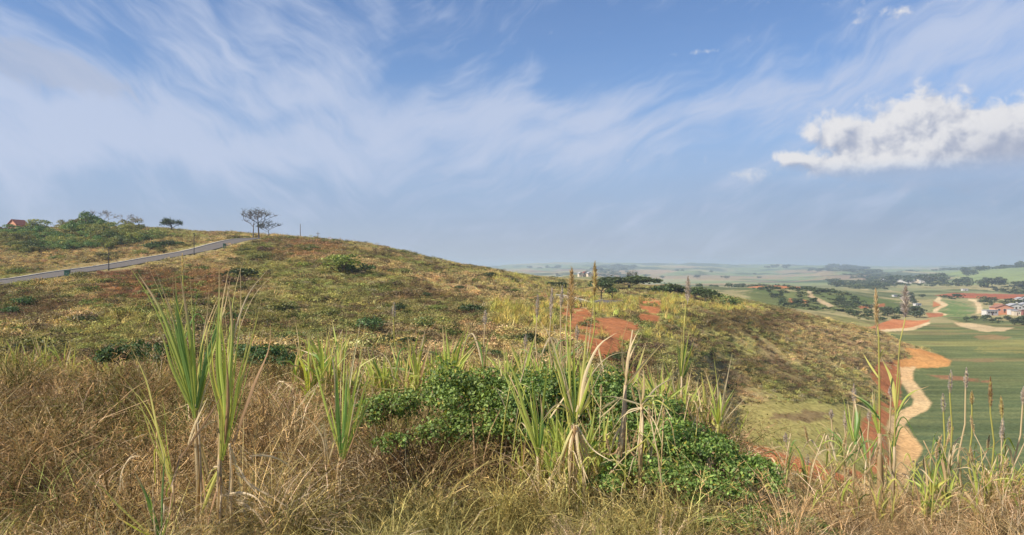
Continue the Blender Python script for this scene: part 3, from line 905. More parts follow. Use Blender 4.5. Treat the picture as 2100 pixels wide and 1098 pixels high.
# bush footprint of the near green shrubs, to keep the dry grass out of them (world x, y, radius)
def scatter_all():
    r = np.random.default_rng(5)
    # --- near dry grass
    pr = []
    for i in range(6):
        V, Fq, C = blades(95, .20, .74, .0068, (.05, 1.0), .75, 4, r, .4, 190, .28, .22)
        pr.append(proto_mesh('dry_grass_tuft', V, Fq, C, M_TUFT))
    for i in range(2):
        V, Fq, C = blades(80, .12, .62, .0075, (.05, .7), .5, 4, r, .35, 20, .2, .15)
        pr.append(proto_mesh('dry_grass_tuft', V, Fq, C, M_TUFT))
    for i in range(4):                                   # dead branching weeds with small curled leaves
        Vs, Fs_, Cs = [], [], []
        off = 0
        nst = 9
        V, Fq, C = blades(nst * 5, .16, .72, .008, (.0, .9), .35, 3, r, .45, 0, .25, .1)
        Vs.append(V); Fs_.append(Fq); Cs.append(C * (.62, .55, .55)); off += len(V)
        m_ = V.reshape(nst * 5, -1, 3)
        k = r.integers(0, nst * 5, 420); tpar = r.uniform(.35, 1, 420) * 3
        i0 = np.clip(tpar.astype(int), 0, 2); ft = (tpar - i0)[:, None]
        a_ = (m_[k, 2 * i0] + m_[k, 2 * i0 + 1]) / 2; b_ = (m_[k, 2 * i0 + 2] + m_[k, 2 * i0 + 3]) / 2
        pp = a_ * (1 - ft) + b_ * ft + r.normal(0, .03, (420, 3))
        V2, F2 = leaf_quads(pp, r.standard_normal((420, 3)), .028, r, .5)
        Vs.append(V2); Fs_.append(F2 + off)
        Cs.append(np.repeat(np.clip(np.array([.72, .66, .6]) * (1 + .35 * r.standard_normal((420, 1))), .3, 1.3), 4, 0))
        Fa = np.concatenate([np.concatenate([f, f[:, -1:]], 1) if f.shape[1] == 3 else f for f in Fs_]) if False else None
        V3 = np.concatenate(Vs); C3 = np.concatenate(Cs)
        T = np.concatenate([Fs_[0][:, [0, 1, 2]], Fs_[0][:, [0, 2, 3]], Fs_[1]])
        pr.append(proto_mesh('dead_weed', V3, T, C3, M_TUFT))
    for i in range(3):                                   # coarse bent straws
        V, Fq, C = blades(26, .22, .95, .013, (.1, 1.1), 1.0, 5, r, .4, 0, .25, .4)
        pr.append(proto_mesh('coarse_straw', V, Fq, C, M_TUFT))
    for i in range(2):                                   # fallen broad dead leaves
        V, Fq, C = blades(12, .35, .85, .022, (.5, 1.4), 1.1, 5, r, .3, 0, .2, .3)
        pr.append(proto_mesh('fallen_leaf', V, Fq, C, M_TUFT))
    for i in range(3):                                   # upright heads of taller grass
        V, Fq, C = blades(34, .16, .95, .0075, (.02, .35), .35, 4, r, .3, 260, .22, .3)
        pr.append(proto_mesh('tall_grass', V, Fq, C, M_TUFT))
    X, Y, px = sample(13000, -250, 2350, 3.2, 27, .35)
    clump = fbm(X / .8, Y / .8, 201, 3)
    kk = r.random(len(X)) < .26 + 1.1 * sstep(clump, .38, .58)
    X, Y, px = X[kk], Y[kk], px[kk]
    py_b = CY - ground(X, Y) / Y * F
    keep = ~((px > 1620) & (Y > 11)) & ~((px > 1450) & (Y > 13))
    X, Y, px = X[keep], Y[keep], px[keep]
    Z = ground(X, Y)
    inb = ((px > 785) & (px < 1375) & (Y > 8.9) & (Y < 11.3)) | ((px > 1250) & (px < 1480) & (Y > 7.5) & (Y < 9.2)) | ((px > 1400) & (px < 1585) & (Y > 7.3) & (Y < 8.6))
    kk = ~inb | (r.random(len(X)) < .10)
    X, Y, Z, px = X[kk], Y[kk], Z[kk], px[kk]
    n1 = fbm(X / 1.6, Y / 1.6, 61, 4); n2 = fbm(X / .9, Y / .9, 63, 3); n3 = fbm(X / 3.5, Y / 3.5, 65, 3)
    tan = np.array((.37, .28, .145)); rb = np.array((.155, .105, .060)); yg = np.array((.34, .32, .11)); gr = np.array((.17, .22, .055)); pal = np.array((.60, .49, .33))
    t = np.broadcast_to(tan, X.shape + (3,)).copy()
    def L(a, b, w): return a + (b - a) * w[:, None]
    t = L(t, rb, sstep(n1, .42, .62) * .8)
    t = L(t, yg, sstep(n3, .50, .66) * .7)
    t = L(t, gr, sstep(n2, .53, .66) * .8)
    t = L(t, pal, sstep(n3 * .6 + n2 * .4, .58, .72) * .6)
    t = L(t, yg * 1.05, sstep(Y, 8.8, 7.2) * 0 + (1 - sstep(Y, 7.0, 9.0)) * (px > 550) * (px < 1500) * .55)
    t = L(t, tan * (1.1, 1.08, 1.1), (px > 1550) * .6)
    t = L(t, rb, ((px > 700) & (px < 1150) & (Y > 8.2) & (Y < 11)) * .6)
    t *= np.exp(r.normal(-.15, .55, len(X)))[:, None].clip(.22, 2.1)
    pk = r.random(len(X)) < .10; t[pk] = pal * 1.15
    pxx = X / Y * F + CX
    s = r.uniform(.65, 1.15, len(X)); s *= np.where(px > 1500, .85, 1.0) * (.30 + 1.5 * fbm(X / 1.1, Y / 1.1, 203, 3))
    s *= np.interp(Y, [3, 6, 9], [.5, .62, 1.0]) * np.where(px > 1480, np.interp(Y, [6, 8.5], [1.0, .55]), 1.0)
    scl = np.stack([s * 1.1, s * 1.1, s * r.uniform(.75, 1.1, len(X))], -1)
    tilt = r.normal(0, .16, (len(X), 2))
    scatter('dry_grass', pr, np.stack([X, Y, Z], -1), r.uniform(0, 6.28, len(X)), scl, np.clip(t, .01, .95), tilt=tilt)

    # --- hillside scrub: low rounded lumps, far too many to count
    pr = []
    for i in range(5):
        lob = [(r.normal(0, .3), r.normal(0, .3), r.uniform(.15, .45), r.uniform(.3, .55), r.uniform(.3, .55), r.uniform(.25, .42)) for _ in range(5)]
        V, Fq, k, rr = blob_leaves(330, lob, .13, r, .45, .6)
        C = np.repeat(np.clip(1 + .32 * r.standard_normal((330, 1)), .35, 2.1), 4, 0) * np.ones((1, 3))
        pr.append(proto_mesh('scrub_lump', V, Fq, C, M_TUFT))
    X, Y, px = sample(15000, -260, 1900, 26, 300, .7)
    Z = ground(X, Y); c, so_, fw = surface(X, Y, Z, True); py = CY - Z / Y * F
    dr_, _ = near_line(X, Y, ROAD[::2]); dl_, _ = near_line(X, Y, LANE)
    g1 = fbm(X / 9, Y / 12, 211, 3)
    keep = (so_ < .05) & (fw < .01) & (dr_ > 8) & (dl_ > 5) & (g1 > .44) & ~((px > 1480) & (py > 815)) & ~((px > 1640) & (Y < 40)) & ~((px < 430) & (py < 545) & (r.random(len(X)) < .7)) & ~((px > 1100) & (py < 700) & (r.random(len(X)) < .5)) & ~((px > 1470) & (r.random(len(X)) < .55))
    X, Y, Z, px, c = X[keep], Y[keep], Z[keep], px[keep], c[keep]; n = len(X)
    q = r.random(n)[:, None]; g2 = fbm(X / 14, Y / 18, 213, 3)[:, None]
    t = np.where(q < .28 + (g2 - .5), np.array((.11, .14, .045)), np.where(q < .62, np.array((.19, .15, .085)), np.where(q < .85, np.array((.22, .22, .075)), c)))
    t = t * (1.15 + .3 * r.standard_normal((n, 1))).clip(.45, 2)
    s = r.gamma(3.0, .22, n).clip(.25, 1.7) * np.interp(Y, [26, 200], [.85, 1.25])
    scatter('scrub_lumps', pr, np.stack([X, Y, Z - .05], -1), r.uniform(0, 6.28, n), np.stack([s * 1.2, s * 1.2, s * r.uniform(.55, .95, n)], -1), np.clip(t, .01, .9))

    # --- hillside scrub
    pr = []
    for i in range(4):
        V, Fq, C = blades(34, .34, .62, .035, (.1, .9), .6, 2, r, .4, 0, .25, .2)
        pr.append(proto_mesh('scrub_tuft', V, Fq, C, M_TUFT))
    for i in range(4):                                   # twiggy low clumps
        lob = [(r.normal(0, .28), r.normal(0, .28), r.uniform(.1, .3), r.uniform(.25, .45), r.uniform(.25, .45), r.uniform(.2, .4)) for _ in range(4)]
        V, Fq, k, rr = blob_leaves(150, lob, .10, r, .6, .55)
        C = np.repeat(np.clip(1 + .28 * r.standard_normal((150, 1)), .4, 1.9), 4, 0) * np.ones((1, 3))
        pr.append(proto_mesh('scrub_clump', V, Fq, C, M_TUFT))
    X, Y, px = sample(150000, -260, 2000, 20, 330, .85)
    kk = r.random(len(X)) < .30 + sstep(fbm(X / 2.6, Y / 3.2, 205, 3), .36, .6)
    X, Y, px = X[kk], Y[kk], px[kk]
    Z = ground(X, Y)
    c, so_, fw = surface(X, Y, Z, True)
    dr_, _ = near_line(X, Y, ROAD[::2]); dl_, _ = near_line(X, Y, LANE)
    py = CY - Z / Y * F
    fl = (px > 1480) & (px < 1820) & (py > 828) & (py < 960)          # mown-looking flats: thin cover
    keep = (so_ < .12) & (fw < .02) & (dr_ > 4.8) & (dl_ > 3.2) & ~((px > 1640) & (Y < 36)) & ((r.random(len(X)) > .75) | ~fl)
    keep &= (r.random(len(X)) > .55) | (dr_ > 8)
    X, Y, Z, c, px, fl, dr_ = X[keep], Y[keep], Z[keep], c[keep], px[keep], fl[keep], dr_[keep]
    n = len(X)
    n2 = fbm(X / 5, Y / 6, 71, 3)
    t = c * (1.45 + .42 * r.standard_normal((n, 1))).clip(.45, 2.4)
    t *= 1 + .08 * r.standard_normal((n, 3))
    k = (r.random(n) < .07); t[k] = C_DKG * 1.3
    k = (r.random(n) < .14); t[k] = C_BRN * (.9, .9, .95)
    k = (r.random(n) < .04); t[k] = np.array((.40, .35, .22))
    s = r.uniform(.5, 1.35, n) * (.35 + 1.4 * n2) * np.interp(Y, [20, 60, 300], [.9, 1.05, 1.5])
    s *= np.where(fl, .35, 1.0) * np.where(dr_ < 9, .5, 1.0)
    scl = np.stack([s * 1.15, s * 1.15, s * r.uniform(.6, 1.05, n)], -1)
    scatter('scrub', pr, np.stack([X, Y, Z - .03], -1), r.uniform(0, 6.28, n), scl, np.clip(t, .01, .9))
scatter_all()

# ------------------------------------------------------------------ canes
LC = dict(g=(.40, .47, .10), d=(.17, .29, .07), y=(.54, .52, .14), t=(.55, .41, .22), p=(.68, .55, .35), r=(.45, .29, .16), u=(.56, .49, .48), b=(.26, .18, .11))
def leaf(mb, pts, w, c, rng, face=None, tip=None, n=11):
    P_ = np.array([tuple(p) for p in pts], float)
    d = np.concatenate([[0], np.cumsum(np.linalg.norm(np.diff(P_, axis=0), axis=1))])
    q = np.linspace(0, d[-1], n)
    if len(P_) > 2:
        m = np.gradient(P_, d, axis=0)
        i = np.clip(np.searchsorted(d, q) - 1, 0, len(d) - 2); h = (d[i + 1] - d[i])[:, None]; t = ((q - d[i])[:, None]) / h
        C_ = (2 * t**3 - 3 * t**2 + 1) * P_[i] + (t**3 - 2 * t**2 + t) * h * m[i] + (3 * t**2 - 2 * t**3) * P_[i + 1] + (t**3 - t**2) * h * m[i + 1]
    else:
        C_ = P_[0] + (P_[1] - P_[0]) * (q / d[-1])[:, None]
    T = np.gradient(C_, axis=0); T /= np.linalg.norm(T, axis=1)[:, None] + 1e-9
    f = np.array(face if face is not None else (rng.normal(0, .5), -1, rng.normal(0, .5)))
    f = np.asarray(f) / np.linalg.norm(f)
    tw = rng.normal(0, .5)
    V = []; cols = []
    for k in range(n):
        t = k / (n - 1)
        s = np.cross(T[k], f); s /= np.linalg.norm(s) + 1e-9
        nn = np.cross(s, T[k])
        a = tw * t
        s2 = s * math.cos(a) + nn * math.sin(a); n2 = nn * math.cos(a) - s * math.sin(a)
        ww = w * (.55 + .45 * math.sin(min(t / .35, 1) * 1.57)) * (1 - max(0, (t - .35) / .65) ** 1.6) + w * .04
        V += [C_[k] - s2 * ww / 2, C_[k] + n2 * ww * .18, C_[k] + s2 * ww / 2]
        cc = np.array(c)
        if tip is not None:
            u = min(1, max(0, (t - tip) / .12)); cc = cc * (1 - u) + np.array(LC['t']) * u
        j = 1 + rng.normal(0, .05)
        cols += [cc * j * .92, cc * j * 1.25, cc * j]
    Fs = []
    for k in range(n - 1):
        a = 3 * k
        Fs += [(a, a + 1, a + 4, a + 3), (a + 1, a + 2, a + 5, a + 4)]
    mb.add(V, Fs, np.array(cols))

def plume(mb, p0, p1, rad, c, rng, n=260, bw=.0028):
    p0 = np.array(tuple(p0)); p1 = np.array(tuple(p1)); ax = p1 - p0; L = np.linalg.norm(ax); ax /= L
    t = rng.random(n) ** .8
    dr = rng.standard_normal((n, 3)); dr -= (dr @ ax)[:, None] * ax; dr /= np.linalg.norm(dr, axis=1)[:, None]
    prof = np.sin(np.clip(t * .92 + .06, 0, 1) * np.pi) ** .7 * (1 - .35 * t)
    a = p0 + ax * (t * L)[:, None]
    b_ = a + dr * (rad * prof * rng.uniform(.5, 1.1, n))[:, None] + ax * (L * .14 * rng.uniform(.5, 1.3, n))[:, None]
    sd_ = np.cross(b_ - a, rng.standard_normal((n, 3))); sd_ /= np.linalg.norm(sd_, axis=1)[:, None]
    m = (a + b_) / 2 + ax * .01
    V = np.stack([a - sd_ * bw * .3, a + sd_ * bw * .3, m + sd_ * bw, b_ + sd_ * bw * .4, b_ - sd_ * bw * .4, m - sd_ * bw], 1).reshape(-1, 3)
    i = np.arange(n)[:, None] * 6
    Fq = np.concatenate([i + [0, 1, 2, 5], i + [5, 2, 3, 4]])
    cc = np.repeat(np.array(c) * (1 + .25 * rng.standard_normal((n, 1))).clip(.4, 1.8), 6, 0)
    mb.add(V, Fq, cc)
    mb.tube([p0 - ax * .02, p1], [.004, .0015], 4, c)

def cane_parts(parts, root, M=None):
    inv = Vector(root.location)
    for nm, mb in parts:
        if mb.V:
            mb.V = [(v[0] - inv.x, v[1] - inv.y, v[2] - inv.z) for v in mb.V]
            mb.build(nm, M_LEAFV, root, smooth=(nm in ('stalk',)))

def hero(label, base, Y, stalks, leaves, plumes=(), group=None, seed=0, name='cane_plant'):
    rng = np.random.default_rng(1000 + seed)
    bx = (base - CX) / F * Y
    gzz = gz(bx, Y)
    root = empty(name, (bx, Y, gzz - .03))
    tag(root, label, 'cane plant', group)
    st, gl, dl, pl = MB(), MB(), MB(), MB()
    k = Y / F
    for pts, w, c in stalks:
        P3 = [at(x, y, Y) for x, y in pts]
        P3 = [Vector((P3[0].x, Y, gzz - .05))] + P3 if P3[0].z > gzz + .02 else P3
        nn = len(P3)
        rads = [w * k * .5 * (1.15 - .45 * i / (nn - 1)) for i in range(nn)]
        st.tube(P3, rads, 7, np.array(LC[c]))
    extra = []
    for pts, w, c in leaves:
        for _ in range(2 if (w >= 7 and c in 'gdy') else 1):
            if rng.random() < .75:
                ox, oy = rng.normal(0, 13), rng.normal(0, 22)
                q = [pts[0]] + [(x + ox * i / (len(pts) - 1), y + oy * i / (len(pts) - 1)) for i, (x, y) in enumerate(pts)][1:]
                extra.append((q, w * rng.uniform(.3, .5), c if rng.random() < .7 else rng.choice(list('gyp'))))
    for pts, w, c in list(leaves) + (extra if name == 'cane_plant' else []):
        dy = rng.normal(0, .16); y0 = rng.normal(0, .02)
        nn = len(pts)
        P3 = [at(x, y, Y) + Vector((0, y0 + dy * i / (nn - 1), 0)) for i, (x, y) in enumerate(pts)]
        dry = c in 'tprb'
        tip = None if dry else (rng.uniform(.6, .92) if rng.random() < .85 else None)
        leaf(dl if dry else gl, P3, w * k * (.86 if not dry else .8), LC[c], rng, tip=tip, n=13)
    for (x0, y0, x1, y1, w, c) in plumes:
        plume(pl, at(x0, y0, Y), at(x1, y1, Y), w * k, LC[c], rng, 420)
    cane_parts([('stalk', st), ('leaves', gl), ('dry_leaves', dl), ('seed_plume', pl)], root)
    return root

def zA(*p, s=1.9, ox=200, oy=520): return [(ox + x / s, oy + y / s) for x, y in p]
def zE(*p): return zA(*p, s=2.206, ox=580, oy=600)
def zF(*p): return zA(*p, s=2.206, ox=960, oy=600)
def zL(*p): return zA(*p, s=2.626, ox=1450, oy=680)

hero('tallest cane plant, a fan of broad green blades on a bare straw stalk', 402, 6.6,
 [(zA((388, 1040), (395, 860), (383, 640), (384, 560)), 8, 't'), (zA((408, 1000), (400, 780), (388, 640)), 6, 'p')],
 [(zA((380, 650), (300, 400), (215, 200), (130, 75)), 11, 'g'), (zA((384, 640), (345, 400), (318, 180), (320, 85)), 11, 'd'),
  (zA((386, 640), (377, 380), (362, 200), (350, 75)), 11, 'g'), (zA((390, 600), (440, 360), (480, 240), (505, 95)), 12, 'd'),
  (zA((396, 560), (400, 420), (425, 290), (478, 150)), 7, 'y'), (zA((384, 600), (360, 420), (340, 300), (268, 60)), 5, 'd'),
  (zA((390, 600), (392, 420), (390, 330), (392, 240)), 7, 'd'), (zA((386, 640), (350, 450), (330, 300), (313, 150)), 9, 'd'),
  (zA((384, 640), (300, 440), (262, 290), (240, 240)), 8, 'g'), (zA((388, 610), (415, 470), (450, 330), (470, 225)), 9, 'g'),
  (zA((360, 740), (400, 660), (440, 600), (482, 535)), 9, 'p'), (zA((370, 715), (430, 665), (520, 662), (582, 745)), 4, 'p'),
  (zA((384, 700), (330, 682), (280, 712)), 4, 'p'), (zA((390, 650), (420, 520), (445, 450), (440, 440)), 4, 'p'),
  (zA((392, 700), (396, 820), (412, 980), (430, 1060)), 9, 't'), (zA((386, 720), (392, 860), (388, 1000)), 8, 'p'), (zA((396, 800), (420, 930), (438, 1050)), 7, 'r')], seed=1)
hero('tall cane plant with upright yellow-green blades and many drooping straw leaves', 478, 6.5,
 [(zA((480, 1060), (478, 900), (480, 800)), 8, 't'), (zA((520, 1010), (524, 880), (515, 740)), 7, 'p'), (zA((474, 820), (474, 640), (472, 560)), 6, 't')],
 [(zA((480, 800), (500, 600), (487, 430), (500, 200), (531, 55)), 10, 'g'), (zA((490, 790), (520, 500), (540, 250), (530, 100)), 11, 'g'),
  (zA((485, 780), (545, 560), (590, 380), (642, 165)), 6, 'y'), (zA((484, 810), (492, 640), (470, 450), (478, 200), (480, 50)), 8, 'g'),
  (zA((488, 790), (512, 620), (520, 440), (548, 200)), 8, 'd'), (zA((484, 790), (505, 560), (505, 380), (492, 230)), 10, 'g'),
  (zA((490, 800), (530, 640), (552, 500), (600, 330)), 7, 'g'), (zA((480, 700), (480, 520), (462, 380), (470, 240)), 8, 'd'),
  (zA((528, 745), (620, 500), (683, 350), (690, 255)), 10, 'r'), (zA((500, 480), (540, 300), (600, 150), (680, 55)), 5, 'p'),
  (zA((500, 740), (530, 560), (545, 440), (556, 380)), 9, 'r'), (zA((482, 800), (508, 600), (500, 470), (512, 300)), 8, 'y'),
  (zA((470, 820), (540, 822), (590, 890), (670, 965)), 5, 'p'), (zA((540, 850), (600, 905), (680, 955), (762, 1012)), 5, 'p'),
  (zA((480, 942), (580, 928), (640, 945), (672, 985)), 6, 'p'), (zA((505, 972), (570, 975), (620, 1010), (685, 1105)), 5, 'p'),
  (zA((592, 790), (650, 795), (700, 820), (762, 890)), 5, 'p'), (zA((510, 968), (580, 966), (640, 972)), 4, 'p'),
  (zA((484, 820), (440, 920), (400, 1030), (382, 1098)), 9, 'y'), (zA((480, 830), (430, 850), (370, 930)), 5, 'p'),
  (zA((478, 850), (470, 950), (490, 1090)), 9, 't'), (zA((482, 880), (500, 1000), (520, 1110)), 8, 'p'), (zA((520, 760), (528, 900), (516, 1060)), 8, 'p'),
  (zA((486, 860), (462, 960), (440, 1080)), 7, 'r'), (zA((478, 700), (474, 860), (476, 1000)), 7, 'p')], seed=2)
hero('lean cane plant with yellowing curved blades, left of the two tall cane plants', 357, 6.2,
 [(zA((302, 1090), (298, 980), (294, 900)), 7, 't')],
 [(zA((294, 960), (250, 780), (140, 565), (85, 528), (18, 521)), 7, 'y'), (zA((288, 900), (240, 700), (190, 480), (135, 358)), 7, 'y'),
  (zA((292, 890), (268, 720), (262, 600), (253, 540)), 6, 'g'), (zA((294, 880), (225, 760), (222, 900), (215, 830)), 4, 'y'),
  (zA((294, 905), (300, 860), (320, 760)), 6, 'b'), (zA((96, 920), (100, 850), (150, 785), (190, 780)), 5, 'p'), (zA((240, 965), (275, 975), (285, 1030)), 5, 'p'),
  (zA((320, 800), (390, 690), (480, 540)), 5, 'r'), (zA((296, 960), (300, 1040), (318, 1110)), 7, 'p'), (zA((294, 930), (290, 1010), (302, 1100)), 7, 'r'),
  (zA((320, 830), (240, 960), (235, 1000)), 4, 'g')], seed=3)
hero('short dark green cane shoot at the bottom edge below the lean yellowing plant', 322, 5.9, [],
 [(zA((246, 1120), (205, 960), (157, 832)), 8, 'd'), (zA((240, 1120), (222, 1000), (214, 900)), 8, 'd'), (zA((250, 1110), (230, 960), (221, 760)), 5, 'd'),
  (zA((205, 1095), (80, 960), (30, 890), (-5, 864)), 5, 'y'), (zA((238, 1120), (190, 1030), (172, 950)), 7, 'g'), (zA((250, 1120), (268, 1060), (262, 1000)), 6, 'g')], seed=4)
hero('leafy cane clump standing alone between the tall left canes and the green bush', 690, 8.0,
 [(zE((245, 950), (250, 800), (262, 740)), 9, 't'), (zE((258, 960), (262, 820)), 6, 'p')],
 [(zE((262, 760), (240, 500), (231, 350), (204, 205)), 6, 'p'), (zE((266, 740), (262, 460), (270, 220)), 9, 'd'), (zE((276, 750), (322, 480), (375, 205)), 8, 'g'),
  (zE((268, 740), (215, 570), (150, 330), (112, 180)), 6, 'g'), (zE((282, 720), (312, 450), (350, 240)), 8, 'g'), (zE((264, 720), (280, 480), (312, 190)), 8, 'd'),
  (zE((284, 740), (330, 560), (385, 350)), 7, 'g'), (zE((268, 740), (290, 520), (302, 330)), 9, 'd'), (zE((262, 730), (225, 560), (205, 470)), 6, 'g'),
  (zE((170, 390), (215, 320), (268, 245)), 5, 'y'), (zE((280, 750), (340, 600), (375, 500), (370, 380)), 5, 'g'), (zE((262, 760), (258, 620), (245, 500)), 8, 'd'),
  (zE((264, 745), (300, 560), (290, 300)), 7, 'g'), (zE((200, 770), (180, 640), (115, 560), (30, 543)), 4, 'p'), (zE((208, 770), (200, 640), (203, 560)), 6, 'p'),
  (zE((204, 775), (225, 680), (232, 620)), 6, 'p'), (zE((205, 775), (255, 650)), 5, 'p'), (zE((30, 840), (110, 790), (190, 780), (245, 790)), 4, 'p'),
  (zE((270, 790), (340, 800), (430, 915)), 4, 'p'), (zE((275, 780), (330, 650), (365, 560)), 6, 'r'), (zE((250, 790), (305, 880)), 4, 'p'), (zE((246, 780), (244, 880), (240, 1000)), 8, 't'), (zE((205, 780), (205, 900)), 6, 'r')], seed=5)
hero('fan of slender green blades on a short pale stem, leftmost cane in the bush', 1105, 8.0,
 [(zF((322, 900), (318, 800), (314, 735)), 8, 'p'), (zF((372, 900), (370, 820)), 6, 'p')],
 [(zF((314, 740), (250, 520), (200, 350), (143, 248)), 8, 'g'), (zF((316, 740), (290, 550), (172, 300)), 7, 'g'), (zF((320, 720), (302, 500), (294, 240)), 8, 'd'),
  (zF((325, 700), (342, 480), (368, 262)), 7, 'g'), (zF((318, 740), (335, 620), (325, 450)), 7, 'd'), (zF((370, 830), (345, 690), (338, 600)), 8, 'g'),
  (zF((370, 830), (380, 720), (372, 640)), 7, 'd'), (zF((316, 740), (262, 560), (215, 460)), 7, 'g'), (zF((320, 740), (300, 620), (282, 470)), 7, 'g'), (zF((370, 830), (400, 620), (392, 470)), 6, 'g'),
  (zF((318, 760), (290, 860), (262, 900)), 5, 'p'), (zF((320, 760), (328, 830), (328, 900)), 8, 'p'), (zF((384, 800), (460, 880), (560, 975)), 6, 'p')], seed=6)
hero('biggest cane clump in the green bush, straw bundle under green blades and brown plume', 1185, 7.7,
 [(zF((480, 850), (485, 700), (478, 600)), 10, 't'), (zF((525, 850), (510, 700), (492, 600)), 8, 'p'), (zF((462, 620), (462, 300), (463, 60)), 3, 'y'), (zF((462, 840), (470, 700), (470, 600)), 7, 'r')],
 [(zF((455, 600), (430, 400), (375, 210), (310, 110)), 6, 'y'), (zF((470, 590), (458, 350), (443, 95)), 6, 'g'), (zF((490, 570), (520, 350), (542, 125)), 7, 'y'),
  (zF((498, 560), (540, 340), (600, 230), (672, 183)), 9, 'p'), (zF((480, 560), (470, 300), (466, 130)), 6, 'g'), (zF((485, 570), (505, 400), (500, 260)), 9, 'g'),
  (zF((478, 580), (440, 470), (405, 330), (360, 250)), 7, 'g'), (zF((475, 590), (485, 430), (482, 310)), 9, 'd'), (zF((490, 580), (530, 430), (560, 300)), 8, 'g'),
  (zF((480, 560), (390, 260), (345, 150), (330, 130)), 4, 'p'), (zF((488, 540), (530, 420), (612, 305)), 7, 'p'), (zF((484, 560), (410, 500), (330, 570)), 6, 'p'),
  (zF((370, 570), (430, 480), (470, 420)), 5, 'p'), (zF((470, 600), (450, 500), (410, 290), (440, 190)), 4, 'y'),
  (zF((480, 600), (455, 720), (450, 840)), 9, 't'), (zF((486, 600), (500, 740), (540, 840)), 9, 'p'), (zF((488, 610), (520, 720), (560, 790)), 8, 'p'), (zF((482, 600), (475, 740), (500, 880)), 9, 'r'),
  (zF((476, 610), (440, 680), (400, 790)), 7, 'y'), (zF((492, 600), (560, 700), (640, 740)), 5, 'p'), (zF((484, 610), (470, 760), (470, 880)), 8, 'p'), (zF((490, 610), (540, 740), (545, 860)), 7, 't'),
  (zF((478, 610), (430, 760), (430, 860)), 7, 'r'), (zF((484, 620), (510, 800), (520, 900)), 8, 'b'), (zF((480, 620), (490, 800), (470, 920)), 7, 'b'), (zF((500, 560), (550, 460), (520, 370)), 6, 'y')],
 [(1172, 655, 1172, 560, 17, 't')], seed=7)
hero('dried-out cane with two long bare straw leaves forking upward, in the green bush', 1276, 7.9,
 [(zF((680, 740), (700, 600), (712, 420)), 10, 'p'), (zF((690, 740), (705, 640), (714, 500)), 7, 't'), (zF((712, 420), (728, 280), (745, 170)), 5, 'p')],
 [(zF((720, 415), (790, 310), (882, 198)), 9, 'p'), (zF((712, 420), (732, 250), (768, 165)), 8, 'p'), (zF((716, 420), (700, 250), (735, 180)), 5, 't'), (zF((712, 420), (725, 320), (790, 190)), 5, 'p'), (zF((700, 470), (640, 540), (610, 600)), 6, 'p'),
  (zF((708, 600), (740, 660), (800, 690)), 5, 'r'), (zF((700, 610), (690, 700), (650, 760)), 7, 'p'), (zF((702, 600), (670, 640), (640, 720)), 7, 't'),
  (zF((705, 600), (700, 700), (690, 760)), 9, 'r'), (zF((712, 620), (735, 720), (790, 760)), 5, 'r'), (zF((700, 640), (660, 720), (560, 700)), 5, 'r'), (zF((714, 420), (770, 360), (790, 330)), 4, 'y')], seed=8)
hero('dead cane stem topped by a spray of drooping straw leaves, right of the forked cane', 1314, 7.6,
 [(zF((780, 700), (788, 600), (784, 505)), 9, 't')],
 [(zF((784, 510), (830, 570), (860, 672)), 5, 'p'), (zF((784, 508), (850, 520), (905, 585)), 5, 'p'), (zF((784, 508), (860, 440), (955, 398)), 5, 'p'), (zF((784, 510), (720, 490), (650, 470), (590, 470)), 5, 'p'),
  (zF((784, 515), (760, 430), (722, 400)), 5, 'p'), (zF((786, 505), (795, 430), (792, 340)), 6, 't'), (zF((786, 510), (840, 480), (915, 530)), 4, 'y'), (zF((784, 520), (780, 620), (770, 720)), 8, 'p'),
  (zF((784, 520), (730, 540), (700, 600)), 5, 'p'), (zF((700, 730), (740, 720), (800, 780)), 4, 'p'), (zF((784, 505), (800, 470), (850, 455)), 4, 'g')], seed=9)
hero('small cane with a green tuft high on a thin stem carrying a grey plume', 1398, 11.0,
 [(zF((966, 560), (965, 480), (966, 380)), 5, 'p'), (zF((966, 400), (975, 200), (984, 60)), 2.2, 'y')],
 [(zF((966, 395), (958, 300), (952, 205)), 7, 'g'), (zF((968, 390), (985, 310), (1012, 240)), 7, 'g'), (zF((966, 395), (972, 300), (975, 215)), 7, 'd'), (zF((966, 400), (1000, 340), (1025, 300)), 5, 'd'),
  (zF((966, 450), (1010, 500), (1030, 575)), 5, 'p'), (zF((966, 450), (950, 510), (945, 570)), 5, 'p'), (zF((966, 460), (968, 520), (962, 600)), 7, 't')],
 [(1410, 622, 1411, 572, 10, 'u')], seed=10)
hero('yellow-green cane fan on its own at the right shoulder of the green bush', 1472, 9.0,
 [(zF((1132, 640), (1130, 560)), 7, 'y')],
 [(zF((1130, 600), (1122, 480), (1098, 365)), 8, 'y'), (zF((1132, 600), (1130, 470), (1122, 385)), 8, 'p'), (zF((1134, 600), (1160, 500), (1198, 435)), 7, 'g'), (zF((1130, 600), (1112, 520), (1102, 420)), 8, 'g'),
  (zF((1134, 600), (1150, 500), (1155, 450)), 8, 'g'), (zF((1134, 610), (1170, 530), (1192, 470)), 5, 'p'), (zF((1132, 600), (1108, 540), (1090, 480)), 6, 'g')], seed=11)
